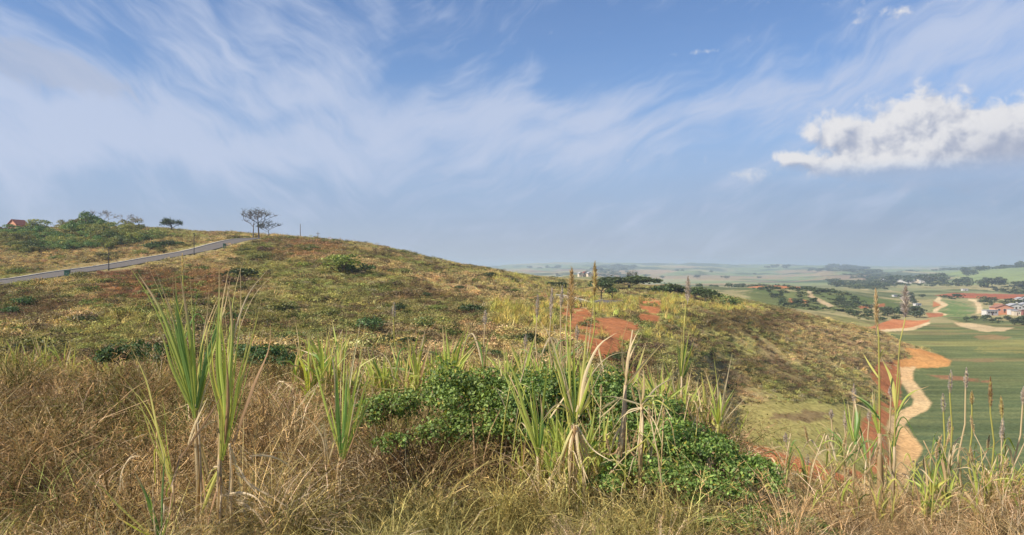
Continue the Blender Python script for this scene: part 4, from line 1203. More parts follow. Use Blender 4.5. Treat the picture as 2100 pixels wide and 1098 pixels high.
hero('thick-stemmed tall reed with a pale tan plume, tallest stem at the right', 1806, 8.6,
 [(zL((932, 980), (930, 700), (930, 550)), 13, 't'), (zL((930, 560), (928, 300), (925, 40), (915, -60)), 4, 'y'), (zL((1000, 800), (1010, 700), (1008, 620)), 7, 'p'), (zL((1008, 620), (1018, 350), (1038, 60), (1070, -80)), 3, 'y')],
 [(zL((800, 610), (830, 480), (842, 378)), 11, 'd'), (zL((925, 470), (885, 400), (808, 338)), 8, 'd'), (zL((1018, 420), (1020, 260), (1000, 160)), 9, 'y'), (zL((930, 250), (905, 190), (885, 130)), 5, 'y'),
  (zL((930, 150), (945, 110), (965, 75)), 4, 'y'), (zL((935, 560), (995, 710), (1035, 815)), 7, 'p'), (zL((1035, 800), (1060, 850), (1095, 890)), 5, 'p'), (zL((590, 890), (680, 770), (790, 640), (828, 600)), 6, 'y'),
  (zL((795, 620), (790, 760), (830, 900), (820, 940)), 7, 't'), (zL((700, 720), (690, 640), (665, 555)), 5, 'p'), (zL((1020, 440), (1080, 340), (1190, 292)), 4, 'g'), (zL((800, 600), (780, 500), (770, 400), (765, 350)), 6, 'g'),
  (zL((925, 560), (850, 640), (700, 740)), 4, 'g'), (zL((928, 600), (860, 740), (830, 760)), 5, 'p'), (zL((930, 600), (945, 800), (930, 960)), 9, 'p'), (zL((935, 700), (925, 850), (940, 980)), 9, 't'), (zL((936, 650), (980, 760), (1050, 860)), 5, 'p'),
  (zL((815, 640), (760, 660), (720, 690)), 4, 'd'), (zL((930, 560), (900, 430), (895, 320)), 7, 'g'), (zL((1015, 500), (1040, 440), (1110, 360)), 4, 'g'), (zL((850, 700), (850, 560), (840, 470)), 5, 'd')],
 [(1798, 682, 1796, 602, 9, 'p'), (1856, 655, 1857, 592, 15, 'u')], seed=12)

RS = [ # slender reeds with plumes at the lower right: photo x of the base, y, then plume foot and tip
 (1941, 1020, 1948, 812, 1950, 766, 9.3, 'u'), (1972, 1004, 1980, 803, 1982, 760, 9.6, 'u'), (1934, 1000, 1935, 852, 1934, 812, 10.2, 'u'),
 (1998, 1010, 1993, 834, 1993, 806, 10.6, 't'), (2029, 1030, 2031, 846, 2031, 782, 9.0, 'r'), (2046, 1010, 2054, 912, 2056, 864, 9.2, 'u'),
 (2052, 1015, 2055, 860, 2053, 818, 10.0, 't'), (2080, 1010, 2097, 834, 2099, 798, 9.6, 'u'), (1945, 1000, 1945, 892, 1948, 858, 10.8, 'u'),
 (1750, 960, 1752, 832, 1751, 792, 12.0, 'u'), (1733, 970, 1733, 884, 1734, 842, 11.5, 'u'), (1706, 960, 1705, 862, 1705, 842, 12.5, 'u'),
 (1784, 960, 1782, 868, 1783, 840, 12.4, 'u'), (1826, 960, 1827, 818, 1826, 794, 11.4, 'u'), (1612, 990, 1612, 910, 1611, 890, 12.5, 'u'), (1656, 1000, 1655, 960, 1656, 935, 11.4, 'u'),
 (1216, 800, 1218, 612, 1220, 545, 9.8, 't'), (1101, 790, 1101, 655, 1103, 610, 12.5, 'u'), (1131, 790, 1129, 660, 1132, 598, 12.2, 'u'), (1151, 790, 1150, 635, 1153, 592, 12.8, 'u'),
 (1160, 790, 1165, 620, 1170, 585, 12.4, 'u'), (993, 780, 994, 670, 995, 640, 14.0, 'u'), (808, 790, 807, 655, 808, 625, 15.0, 'u'), (376, 720, 375, 572, 374, 526, 13.5, 'p'), (1182, 790, 1184, 700, 1183, 670, 13.2, 'u'), (1076, 790, 1077, 715, 1078, 690, 13.4, 'u')]
REED_LB = {0: 'reed with mauve plume, left one of the highest pair against the green field', 1: 'reed with mauve plume, right one of the highest pair against the green field', 4: 'reed with the long reddish-brown plume near the right edge',
 7: 'reed cut by the right edge of the photo, mauve plume', 16: 'thin reed with a tawny plume rising higher than any other above the green bush', 23: 'pale feathery plume standing behind the tallest cane plant, crossing the road verge'}
for i, (bx_, by_, x0, y0, x1, y1, Y_, c_) in enumerate(RS):
    rg = np.random.default_rng(300 + i)
    lv = []
    low = by_ > 950
    for q in range(5 if low else 3):
        h0 = by_ - rg.uniform(0, .22) * (by_ - y0); dx = rg.choice([-1, 1]) * rg.uniform(18, 60)
        lv.append(([(bx_, h0), (bx_ + dx * .5, h0 - rg.uniform(30, 80)), (bx_ + dx, h0 - rg.uniform(10, 90))], rg.uniform(2.4, 4.4), rg.choice(list('gddy') if q % 2 else list('pptd'))))
    lab = REED_LB.get(i) or ('slender reed with a small mauve plume in the group standing against the green field' if i < 9 else 'slender reed with a faint mauve plume in front of the red bank' if i < 16 else 'reed with a purple-grey plume in the cluster behind the green bush')
    hero(lab, bx_, Y_, [([(bx_, by_), ((bx_ * 2 + x0) / 3 + rg.normal(0, 7), (by_ * 2 + y0) / 3), ((bx_ + 2 * x0) / 3 + rg.normal(0, 4), (by_ + 2 * y0) / 3), (x0, y0), (x1, y1)], 3.6 if low else 2.8, 'p' if rg.random() < .6 else 'y')], lv,
         [(x0, y0, x1, y1, (6.6 if c_ != 't' or i != 16 else 11), c_)],
         group='slender plumed reeds against the green field' if i < 9 else 'slender plumed reeds before the red bank' if i < 16 else 'purple plumed reeds behind the green bush', seed=40 + i, name='reed')

# generic cane clumps: a few kinds, then copies
def cane_kind(i, h, nl, dry):
    rng = np.random.default_rng(500 + i)
    root = empty('cane_clump', (0, 0, 0))
    st, gl, dl = MB(), MB(), MB()
    for q in range(3):
        a = rng.uniform(0, 6.28); b0 = Vector((.10 * math.cos(a), .10 * math.sin(a), 0))
        top = b0 + Vector((rng.normal(0, .06), rng.normal(0, .06), h * rng.uniform(.25, .42)))
        st.tube([b0 - Vector((0, 0, .1)), (b0 + top) / 2, top], [.014, .012, .009], 6, np.array(LC['t']))
        for k in range(nl):
            a = rng.uniform(0, 6.28); ln = rng.uniform(.03, .30) * h; hh = h * rng.uniform(.45, .95)
            d = Vector((math.cos(a), math.sin(a), 0))
            isd = rng.random() < dry
            s0 = b0 + (top - b0) * rng.uniform(.5, 1)
            drop = rng.uniform(0, .25) * h if rng.random() < .3 else 0
            p1 = s0 + d * ln * .35 + Vector((0, 0, (hh - s0.z) * .6)); p2 = s0 + d * ln * (1.3 if drop else 1) + Vector((0, 0, hh - s0.z - drop))
            c = LC[rng.choice(list('ptr') if isd else list('gggyyd'))]
            leaf(dl if isd else gl, [s0, p1, p2], rng.uniform(.024, .042), c, rng, face=(math.cos(a + 1.3), math.sin(a + 1.3), .2), tip=rng.uniform(.7, .95), n=7)
        for k in range(3):
            a = rng.uniform(0, 6.28); d = Vector((math.cos(a), math.sin(a), 0))
            s0 = b0 + (top - b0) * rng.uniform(.4, 1)
            leaf(dl, [s0, s0 + d * .18 * h + Vector((0, 0, .08 * h)), s0 + d * .34 * h - Vector((0, 0, .10 * h))], .016, LC['p'], rng, n=7)
    for nm, mb in (('stalk', st), ('leaves', gl), ('dry_leaves', dl)): mb.build(nm, M_LEAFV, root)
    return root
KINDS_C = [cane_kind(0, 1.0, 7, .25), cane_kind(1, 1.0, 6, .5), cane_kind(2, 1.0, 9, .15), cane_kind(3, 1.0, 6, .35)]
used_c = [False] * 4
def put_cane(px, Y, h, label, group, rg):
    k = int(rg.integers(0, 4))
    o = copy_tree(KINDS_C[k]) if used_c[k] else KINDS_C[k]
    used_c[k] = True
    o.location = on(px, Y, -.02); o.rotation_euler = (0, 0, rg.uniform(0, 6.28)); o.scale = (h * .9, h * .9, h)
    tag(o, label, 'cane clump', group)
rg = np.random.default_rng(77)
for px_, Y_, h_ in [(18, 21, 1.9), (40, 22, 2.1), (66, 21, 1.9), (92, 22, 2.25), (112, 21, 2.0), (140, 23, 2.3), (155, 22, 1.7), (222, 21, 1.9), (236, 22, 1.7), (5, 24, 1.8), (54, 22.5, 2.0), (126, 21.5, 1.8)]:
    put_cane(px_, Y_, h_, 'yellow-green cane clump in the short row along the left edge of the dry grass', 'canes behind the dry grass at the left', rg)
for i in range(34):
    px_ = 640 + i * 11.4 + rg.normal(0, 7); Y_ = rg.uniform(14.5, 18.5)
    put_cane(px_, Y_, rg.uniform(1.5, 2.1) * (1.12 if (px_ < 700 or 840 < px_ < 930) else .95), ['tall', 'short', 'mid-sized'][i % 3] + ' yellow-green cane clump in the row behind the bush, ' + ('at its left end' if px_ < 740 else 'right of the lone leafy clump' if px_ < 850 else 'in its middle' if px_ < 940 else 'at its right end'), 'cane row behind the green bush', rg)
for px_, Y_, h_ in [(1050, 13, 1.9), (1075, 12.5, 1.7), (1095, 13.5, 2.0), (1130, 12.6, 1.9), (1150, 11.5, 1.9), (1215, 12, 1.7), (1240, 12.5, 1.75), (1262, 11.6, 1.5), (1345, 12.2, 1.6), (1368, 13, 1.7), (1500, 11, 1.2), (1340, 11, 1.3), (1225, 8.6, 1.35), (1208, 8.2, 1.25), (1160, 8.4, 1.3), (1140, 8.8, 1.2), (1292, 8.5, 1.15), (1250, 8.9, 1.3), (1085, 8.7, 1.1), (1335, 8.4, 1.0), (1178, 8.0, 1.1)]:
    put_cane(px_, Y_, h_, 'cane clump growing up through the green bush, ' + ('near its left part' if px_ < 1120 else 'behind the straw bundle' if px_ < 1230 else 'near the forked dry cane' if px_ < 1320 else 'at its right shoulder'), 'canes growing through the green bush', rg)
for i in range(26):
    px_ = rg.choice([1040, 1070, 1100, 1140, 1165, 1200, 1225, 1255, 1290, 1325, 1360, 1385, 1420]) + rg.normal(0, 14); Y_ = rg.uniform(10.2, 12.6)
    put_cane(px_, Y_, rg.uniform(1.5, 2.05) * (1 if px_ < 1300 else .82), 'thin upright cane clump rising above the green bush' + (' at its left' if px_ < 1130 else ' near the straw bundle' if px_ < 1240 else ' near the forked cane' if px_ < 1330 else ' at its right'), 'canes rising out of the green bush', rg)
for i in range(13):
    px_ = rg.choice([1715, 1745, 1770, 1835, 1885, 1925, 1945, 1965, 2010, 2035, 2050, 2075, 2090, 1905, 1660, 2120]) + rg.normal(0, 12); Y_ = rg.uniform(7.6, 10.4)
    put_cane(px_, Y_, rg.uniform(.6, 1.0), 'small cane clump with green and straw blades in the thin grass before the green field', 'small canes at the lower right', rg)

for i in range(64):                                     # thin dry stems leaning every way
    px_ = rg.uniform(1590, 2110) if i % 2 else rg.uniform(960, 1420)
    Y_ = rg.uniform(7.2, 10.5); k_ = 8.0 / Y_
    by_ = CY - gz((px_ - CX) / F * Y_, Y_) / Y_ * F
    hh = rg.uniform(120, 260) * k_ * (.8 if i % 2 else 1.15); ln = rg.normal(0, 38)
    tip_ = (px_ + ln * 1.5, by_ - hh)
    st_ = [([(px_, by_), (px_ + ln * .3, by_ - hh * .35), (px_ + ln * .8, by_ - hh * .7), tip_], rg.uniform(2.0, 3.2), rg.choice(list('ptpy')))]
    lv_ = []
    for q in range(int(rg.integers(3, 6))):
        f_ = rg.uniform(.2, .9); dx = rg.choice([-1, 1]) * rg.uniform(15, 55); x_ = px_ + ln * 1.2 * f_; y_ = by_ - hh * f_
        lv_.append(([(x_, y_), (x_ + dx * .5, y_ - rg.uniform(5, 45)), (x_ + dx, y_ + rg.uniform(-60, 45))], rg.uniform(2.0, 4.5), rg.choice(list('pptyg'))))
    pl_ = [(tip_[0], tip_[1], tip_[0] + ln * .15, tip_[1] - rg.uniform(22, 38), 5, 'p')] if rg.random() < .45 else []
    w_ = ('in the thin grass before the green field' if px_ > 1850 else 'beside the thick-stemmed reed' if px_ > 1700 else 'before the red bank') if i % 2 else ('at the left part of the green bush' if px_ < 1120 else 'around the straw bundle in the green bush' if px_ < 1250 else 'at the right part of the green bush')
    hero(('plumed' if pl_ else 'bare-tipped') + ' dry straw stem leaning ' + ('left' if ln < 0 else 'right') + ' ' + w_, px_, Y_, st_, lv_, pl_, group='thin dry leaning stems', seed=400 + i, name='dry_stem')

# ------------------------------------------------------------------ near green bushes
def near_bush(label, lobes, n, size, seed, greens, yellow=.02, Ysk=0):
    rng = np.random.default_rng(seed)
    L3 = []
    for (px, py, Y, rx, ry, rz) in lobes:
        p = at(px, py + (8 if Y < 12 else 0), Y); L3.append((p.x, p.y, p.z, rx, ry, rz * .86))
    c0 = np.mean(np.array(L3)[:, :2], axis=0)
    g0 = gz(c0[0], c0[1])
    root = empty('green_bush', (c0[0], c0[1], g0))
    tag(root, label, 'bush')
    L3 = np.array(L3); L3[:, :3] -= (c0[0], c0[1], g0)
    # break each lump into uneven smaller ones so that the outline is ragged
    L4 = []
    for l in L3:
        for _ in range(12):
            d = rng.standard_normal(3); d /= np.linalg.norm(d); d[2] = abs(d[2]) * .9 - .15
            f = rng.uniform(.3, .55)
            L4.append((*(l[:3] + d * l[3:] * rng.uniform(.55, .95)), l[3] * f, l[4] * f, l[5] * f * rng.uniform(.8, 1.5)))
    V, Fq, k, r_ = blob_leaves(int(n * 2.1), L4, size * .62, rng, .8, .68); n = len(k)
    gs = np.array(greens); ci = rng.integers(0, len(gs), n)
    c = gs[ci] * (1 + .32 * rng.standard_normal((n, 1))).clip(.4, 1.8) * (.85 + .3 * rng.random(len(L4))[k][:, None])
    c[rng.random(n) < .03] = (.30, .20, .09)
    c[rng.random(n) < yellow] = (.42, .38, .05)
    me = quads_mesh('foliage', V, Fq, M_NEARBUSH, np.repeat(c, 4, 0))
    link(bpy.data.objects.new('foliage', me), root)
    sb = MB()
    for q in range(26):
        j = rng.integers(0, len(L3)); l = L3[j]
        b0 = Vector((l[0] * .8 + rng.normal(0, .15), l[1] * .8, gz(l[0] * .8 + c0[0], l[1] * .8 + c0[1]) - g0 - .05)); t0 = Vector(l[:3]) + Vector(rng.normal(0, .5, 3) * l[3:])
        sb.tube([b0, (b0 + t0) / 2 + Vector(rng.normal(0, .06, 3)), t0], [.010, .007, .004], 5, (.16, .10, .06))
    sb.build('stems', M_WOODV, root)
    return root
GR = [(.17, .27, .06), (.11, .19, .045), (.27, .36, .085), (.20, .30, .065)]
near_bush('dense glossy green bush, long left mound below the row of canes', [(800, 850, 9.6, .42, .5, .32), (870, 835, 10, .6, .6, .5), (950, 820, 10.4, .6, .7, .6), (1030, 830, 10.4, .55, .7, .62), (1010, 880, 9.6, .55, .4, .40), (920, 885, 9.4, .45, .35, .28)], 9500, .075, 1, GR)
near_bush('dense glossy green bush, tall dark middle mound among the canes', [(1090, 835, 9.8, .5, .7, .60), (1170, 825, 10.4, .55, .7, .66), (1250, 840, 10.2, .55, .7, .62), (1330, 860, 9.6, .5, .6, .50), (1130, 895, 9.2, .45, .4, .35), (1260, 905, 9.0, .5, .4, .40)], 9500, .075, 2, [(.15, .25, .06), (.10, .18, .045), (.23, .32, .08)])
near_bush('dense bright green bush with a few yellow leaves, right mound falling to the thin grass', [(1380, 905, 8.6, .38, .5, .32), (1440, 925, 8.4, .45, .5, .32), (1510, 965, 8.1, .36, .45, .26), (1570, 990, 7.9, .22, .4, .20), (1300, 960, 8.0, .32, .4, .26), (1390, 985, 7.6, .42, .4, .26), (1470, 1010, 7.4, .30, .3, .18), (1250, 990, 7.7, .2, .3, .14)], 9500, .066, 3, [(.22, .35, .08), (.14, .25, .055), (.29, .41, .10)], .035)
near_bush('low trailing green bush at the bottom edge, right of centre', [(1560, 1060, 7.0, .28, .3, .12), (1630, 1072, 7.0, .24, .3, .10), (1690, 1085, 6.9, .15, .3, .08), (1500, 1075, 6.8, .22, .3, .10)], 2200, .06, 4, GR, .02)
near_bush('dark green low bush behind the dry grass at the left', [(250, 735, 19, .5, .7, .38), (300, 730, 19.4, .6, .7, .45), (340, 735, 19, .4, .6, .35)], 3600, .10, 5, [(.055, .11, .035), (.075, .14, .045)])
near_bush('dark green low bush just right of the two tall cane plants', [(505, 735, 18.4, .35, .6, .35), (545, 738, 18.4, .45, .6, .38), (590, 745, 18, .3, .5, .28)], 3000, .10, 6, [(.055, .11, .035), (.075, .14, .045)])
near_bush('small bright green sprig bush low in the dry grass left of centre', [(795, 905, 8.6, .20, .25, .14), (830, 900, 8.7, .12, .2, .1)], 420, .06, 7, GR, .03)

# ------------------------------------------------------------------ shrubs and trees
def shrub_kind(seed, lobes, n, size, greens, name='shrub', stem=True, yellow=0.0):
    rng = np.random.default_rng(seed)
    V, Fq, k, r_ = blob_leaves(n, lobes, size, rng, .45, .7)
    gs = np.array(greens); lk = rng.integers(0, len(gs), len(lobes))
    ci = np.where(rng.random(n) < .7, lk[k], rng.integers(0, len(gs), n))
    c = gs[ci] * (1 + .28 * rng.standard_normal((n, 1))).clip(.4, 1.9)
    me = quads_mesh('foliage', V, Fq, M_BUSHV, np.repeat(c, 4, 0))
    root = empty(name, (0, 0, 0))
    link(bpy.data.objects.new('foliage', me), root)
    sb = MB()
    for q in range(7):
        l = lobes[rng.integers(0, len(lobes))]
        b0 = Vector((l[0] * .3, l[1] * .3, -.1)); t0 = Vector(l[:3])
        sb.tube([b0, (b0 + t0) / 2 + Vector(rng.normal(0, .05, 3)), t0], [.05, .035, .015], 5, (.14, .10, .07))
    sb.build('stems', M_WOODV, root)
    return root
def rand_lobes(rng, n, R, zr, rr):
    return [(rng.normal(0, R * .45), rng.normal(0, R * .45), rng.uniform(zr[0], zr[1]), R * rng.uniform(*rr), R * rng.uniform(*rr), R * rng.uniform(*rr) * .75) for _ in range(n)]
rs = np.random.default_rng(91)
DG = [(.075, .12, .034), (.10, .15, .04), (.055, .09, .028)]
OG = [(.20, .21, .06), (.25, .23, .065), (.15, .18, .05)]
YG_ = [(.28, .29, .05), (.22, .25, .045), (.16, .20, .04)]
BG = [(.19, .125, .07), (.15, .10, .06), (.24, .17, .09)]
KS = {
 'dark': [shrub_kind(1, rand_lobes(rs, 6, 1, (.3, .7), (.4, .6)), 620, .15, DG), shrub_kind(2, rand_lobes(rs, 5, 1, (.25, .6), (.4, .65)), 620, .15, DG)],
 'olive': [shrub_kind(3, rand_lobes(rs, 6, 1, (.25, .6), (.4, .6)), 620, .14, OG), shrub_kind(4, rand_lobes(rs, 5, 1, (.25, .6), (.4, .6)), 620, .14, OG + DG)],
 'ybig': [shrub_kind(55, rand_lobes(rs, 16, 1, (.25, .85), (.28, .42)), 2400, .085, YG_)],
 'brown': [shrub_kind(6, rand_lobes(rs, 6, 1, (.2, .5), (.35, .6)), 620, .13, BG), shrub_kind(7, rand_lobes(rs, 6, 1, (.2, .5), (.35, .6)), 620, .13, BG + OG)],
 'big': [shrub_kind(8, rand_lobes(rs, 13, 1, (.25, .95), (.28, .42)), 2600, .085, [(.11, .18, .05), (.15, .21, .055), (.08, .135, .04)]), shrub_kind(9, rand_lobes(rs, 13, 1, (.25, .85), (.28, .42)), 2600, .085, [(.24, .26, .07), (.28, .26, .07), (.17, .22, .06)]), shrub_kind(10, rand_lobes(rs, 12, 1, (.25, .9), (.28, .42)), 2600, .085, YG_ + OG)],
}
cntk = {}
def put_shrub(kind, loc, r, label, group=None, hz=1.0, cat='shrub', variant=None, name=None):
    L_ = KS[kind]; v = int(rs.integers(0, len(L_))) if variant is None else variant
    o = L_[v] if (kind, v) not in cntk else copy_tree(L_[v])
    cntk[(kind, v)] = 1
    o.location = loc; o.rotation_euler = (0, 0, rs.uniform(0, 6.28)); o.scale = (r, r, r * hz)
    if name: o.name = name
    tag(o, label, cat, group)
    return o
# single shrubs one can point to
SP = [
 ('ybig', 693, 554, 4.5, .62, 'large bright yellow-green shrub high on the right face of the hill'),
 ('dark', 735, 560, 2.2, .8, 'dark shrub in the shade just right of the bright yellow-green one'),
 ('dark', 748, 680, 1.5, .9, 'rounded blue-green shrub low on the hill, just above the cane row'),
 ('dark', 824, 640, 1.1, 1.0, 'small round bright green shrub right of centre of the hill face'),
 ('dark', 974, 645, 1.9, .7, 'dark green spreading shrub below the right end of the hill crest'),
 ('olive', 628, 512, 2.6, .6, 'low green shrub just under the hill crest, left of the yellow-green one'),
 ('olive', 520, 532, 3.2, .6, 'wide green shrub right of the upper end of the road'),
 ('dark', 508, 572, 3.0, .6, 'green shrub between the blade tips of the tall canes and the hill crest'),
 ('brown', 690, 500, 2.6, .6, 'brown scrubby shrub on the hill crest line'),
 ('dark', 1664, 647, 1.6, .9, 'lone small dark bush on the grassy ridge before the red bank'),
 ('dark', 1010, 570, 2.0, .8, 'dark shrub on the saddle where the hill meets the distant valley'),
 ('olive', 560, 640, 1.8, .7, 'dull green shrub behind the tip of the reddish cane leaf'),
 ('dark', 1268, 742, 1.0, .8, 'small dark shrub below the bare red soil patch'),
 ('olive', 1210, 668, 1.3, .7, 'olive shrub growing on the bare red soil patch'),
 ('dark', 1090, 705, 1.3, .8, 'dull green shrub left of the bare red soil patch'),
]
for kd, px_, py_, r, hz, lb in SP:
    put_shrub(kd, spot(px_, py_ + 3), r, lb, None, hz)
# thicket on the left hilltop
TH = []
for i in range(150):
    px_ = rs.uniform(-130, 338); Y_ = rs.uniform(180, 264)
    f = np.interp(px_, [-130, 0, 60, 130, 200, 260, 330], [.9, .9, 1.0, 1.35, 1.55, 1.35, .85])
    lim = np.interp(px_, [-130, 100, 250, 338], [181, 187, 200, 232])
    if Y_ < lim: continue
    TH.append((px_, Y_, rs.uniform(2.6, 4.6) * (1 if Y_ > 222 else .85), f))
for px_, Y_, r, f in TH:
    kk_ = 'big'; v = int(rs.choice([0, 0, 1, 1, 2, 2]))
    put_shrub(kk_, on(px_, Y_, -.3), r, ['dark green bush', 'olive green bush', 'yellowish green bush'][v] + (' at the front edge' if Y_ < 212 else ' in the middle' if Y_ < 238 else ' on the skyline') + ' of the left hilltop thicket' + (', near the house' if px_ < 70 else ', below its highest point' if 140 < px_ < 230 else ', towards its right end' if px_ > 250 else ''), 'bushes of the thicket on the left hilltop', f * rs.uniform(.62, .85), 'bush', v, 'hilltop_bush')
put_shrub('big', on(66, 192, -.2), 4.3, 'darkest round bush at the front foot of the hilltop thicket', None, .75, 'bush', 0, 'hilltop_bush')
put_shrub('big', on(180, 238, 0), 5.0, 'bush that makes the highest point of the hilltop thicket', None, 1.5, 'bush', 0, 'hilltop_bush')
for px_, Y_, r in [(306, 196, 2.8), (325, 200, 3.0), (345, 204, 3.0), (362, 206, 2.4), (292, 186, 2.2), (334, 190, 2.0), (200, 178, 1.8), (228, 180, 2.0), (120, 170, 1.8), (242, 176, 1.6)]:
    put_shrub('dark' if r > 2.3 else 'olive', on(px_, Y_), r, 'green shrub on the tan grass slope between the hilltop thicket and the road', 'shrubs on the slope above the road', .65)
# scattered hillside shrubs
n_ok = 0
while n_ok < 120:
    px_ = rs.uniform(-30, 1500); py_ = rs.uniform(500, 735)
    Y_ = hit(px_, py_, 26, 320); x_ = (px_ - CX) / F * Y_
    if Y_ > 300 or Y_ < 32: continue
    c_, so_, fw_ = surface(np.array([x_]), np.array([Y_]), np.array([gz(x_, Y_)]), True)
    dr_, _ = near_line(np.array([x_]), np.array([Y_]), ROAD[::3]); dl_, _ = near_line(np.array([x_]), np.array([Y_]), LANE[::2])
    if so_[0] > .1 or dr_[0] < 8 or dl_[0] < 7: continue
    if px_ > 1100 and py_ < 640 and rs.random() < .6: continue
    kd = rs.choice(['dark', 'olive', 'brown', 'olive', 'brown', 'olive', 'brown'])
    r = rs.uniform(.6, 1.7) * (.7 + Y_ / 220)
    where = ('near the hill crest' if py_ < 560 else 'halfway down the hillside' if py_ < 640 else 'low on the hillside') + (' below the road' if px_ < 330 else ' behind the tall canes' if px_ < 600 else ' below the bare trees' if px_ < 760 else ' behind the cane row' if px_ < 1040 else ' near the red soil patch' if px_ < 1330 else ' on the right shoulder')
    put_shrub(str(kd), on(px_, Y_, -.05), r, ('large ' if r > 1.5 else 'small ' if r < .95 else '') + {'dark': 'dark green', 'olive': 'olive', 'brown': 'dried brown'}[str(kd)] + ' shrub ' + where, 'low %s shrubs scattered on the hillside' % kd, rs.uniform(.5, .8))
    n_ok += 1

def tree_parts(root, h, seed, crown=True, flat=True, leafc=DG, nleaf=900, leafs=.35, trunk_r=.16, twig=.03, fork=.45, spread=.45, wood=(.13, .105, .085), density=1.0):
    rng = np.random.default_rng(seed)
    tb, bb = MB(), MB()
    lean = Vector((rng.normal(0, .04), rng.normal(0, .04), 1))
    p = [Vector((0, 0, -.3)), lean * h * fork * .5, lean * h * fork]
    tb.tube(p, [trunk_r * 1.25, trunk_r, trunk_r * .75], 8, np.array(wood))
    tips = []
    def grow(p0, d, L, r, depth):
        p1 = p0 + d * L * .5 + Vector(rng.normal(0, .04 * L, 3)); p2 = p1 + (d + Vector(rng.normal(0, .18, 3))).normalized() * L * .5
        bb.tube([p0, p1, p2], [r, r * .8, r * .6], 5 if depth > 1 else 4, np.array(wood))
        if depth == 0: tips.append(p2); return
        for q in range(3 if depth > 1 else 3):
            a = rng.uniform(0, 6.28); out = Vector((math.cos(a), math.sin(a), 0))
            nd = (d * .75 + out * rng.uniform(.5, 1.0) + Vector((0, 0, .18))).normalized()
            if flat and p2.z > h * .86: nd.z *= .35; nd.normalize()
            grow(p2, nd, L * rng.uniform(.62, .82), max(r * .58, twig), depth - 1)
    for q in range(5):
        a = q * 1.256 + rng.normal(0, .3); out = Vector((math.cos(a), math.sin(a), 0))
        grow(lean * h * fork * rng.uniform(.75, 1.0), (Vector((0, 0, 1)) * (1 - spread) + out * spread * 1.4).normalized(), h * .26, trunk_r * .5, 3)
    tb.build('trunk', M_WOODV, root); bb.build('branches', M_WOODV, root)
    if crown:
        T = np.array([tuple(t) for t in tips])
        k = rng.integers(0, len(T), nleaf)
        P_ = T[k] + rng.normal(0, h * .05 * density, (nleaf, 3))
        V, Fq = leaf_quads(P_, rng.standard_normal((nleaf, 3)) + (0, 0, .6), leafs, rng, .7)
        gs = np.array(leafc); c = gs[rng.integers(0, len(gs), nleaf)] * (1 + .25 * rng.standard_normal((nleaf, 1))).clip(.4, 1.7)
        me = quads_mesh('foliage', V, Fq, M_BUSHV, np.repeat(c, 4, 0))
        link(bpy.data.objects.new('foliage', me), root)
GREYW = (.17, .15, .14)
t = empty('flat_topped_tree', on(519, 238)); tag(t, 'thin bare grey tree, left one of the three on the hill crest', 'tree')
tree_parts(t, 8.6, 3, True, True, [(.17, .15, .10), (.14, .13, .09)], 260, .22, .15, .05, .5, .42, GREYW)
t = empty('flat_topped_tree', on(531, 236)); tag(t, 'tallest bare tree with a flat twiggy top, middle one on the hill crest', 'tree')
tree_parts(t, 9.2, 5, True, True, [(.16, .14, .09), (.12, .12, .07)], 520, .24, .22, .05, .5, .5, (.10, .085, .08))
t = empty('crooked_tree', on(552, 236)); tag(t, 'short crooked tree with patchy dark leaves, right one of the three on the hill crest', 'tree')
tree_parts(t, 6.2, 8, True, False, [(.06, .085, .05), (.08, .10, .05)], 330, .32, .10, .05, .4, .6, (.13, .12, .11))
t = empty('round_tree', on(352, 286, -.2)); tag(t, 'dark rounded tree standing alone on the skyline right of the hilltop thicket', 'tree')
tree_parts(t, 6.0, 12, True, True, [(.045, .07, .03), (.06, .09, .035)], 1500, .42, .25, .07, .3, .62, (.10, .09, .08), 1.2)
t = empty('bare_tree', on(212, 248, .8)); tag(t, 'pale leafless spreading tree behind the top of the hilltop thicket', 'tree')
tree_parts(t, 8.4, 15, False, True, DG, 0, .3, .16, .045, .5, .62, (.30, .27, .25))
t = empty('bare_tree', on(262, 252, .8)); tag(t, 'pale leafless tree showing low over the right part of the hilltop thicket', 'tree')
tree_parts(t, 6.6, 18, False, True, DG, 0, .3, .14, .045, .5, .66, (.30, .27, .25))
# middle distance trees on the right of the hill
def mtree(px, py, h, r, seed, label, leafc=DG, Y=None, n=1500, ls=None, fork=.4, sp=.55):
    loc = spot(px, py) if Y is None else on(px, Y)
    t = empty('spreading_tree', loc); tag(t, label, 'tree')
    tree_parts(t, h, seed, True, True, leafc, n, ls or r * .11, .14, .05, fork, sp, (.10, .085, .07), 1.15)
    t.scale = (r / (h * .55), r / (h * .55), 1)
    return t
mtree(1290, 596, 5.2, 8.5, 21, 'broad low umbrella-shaped tree, widest of the dark trees on the saddle', [(.075, .10, .035), (.10, .12, .04)], Y=258, n=3400, ls=.5, fork=.3)
mtree(1298, 596, 6.8, 1.8, 22, 'small dark tree whose flat top pokes above the broad umbrella-shaped one', DG, Y=275, n=400, ls=.4)
mtree(1233, 620, 4.6, 2.4, 23, 'dark mop-headed tree on two thin legs beside the small bend of road', [(.05, .085, .03), (.07, .10, .035)], Y=165, n=900, ls=.4, fork=.55)
mtree(1255, 618, 3.6, 1.6, 24, 'lower dark mop-headed tree touching the one beside the small bend of road', DG, Y=170, n=500, ls=.35, fork=.5)
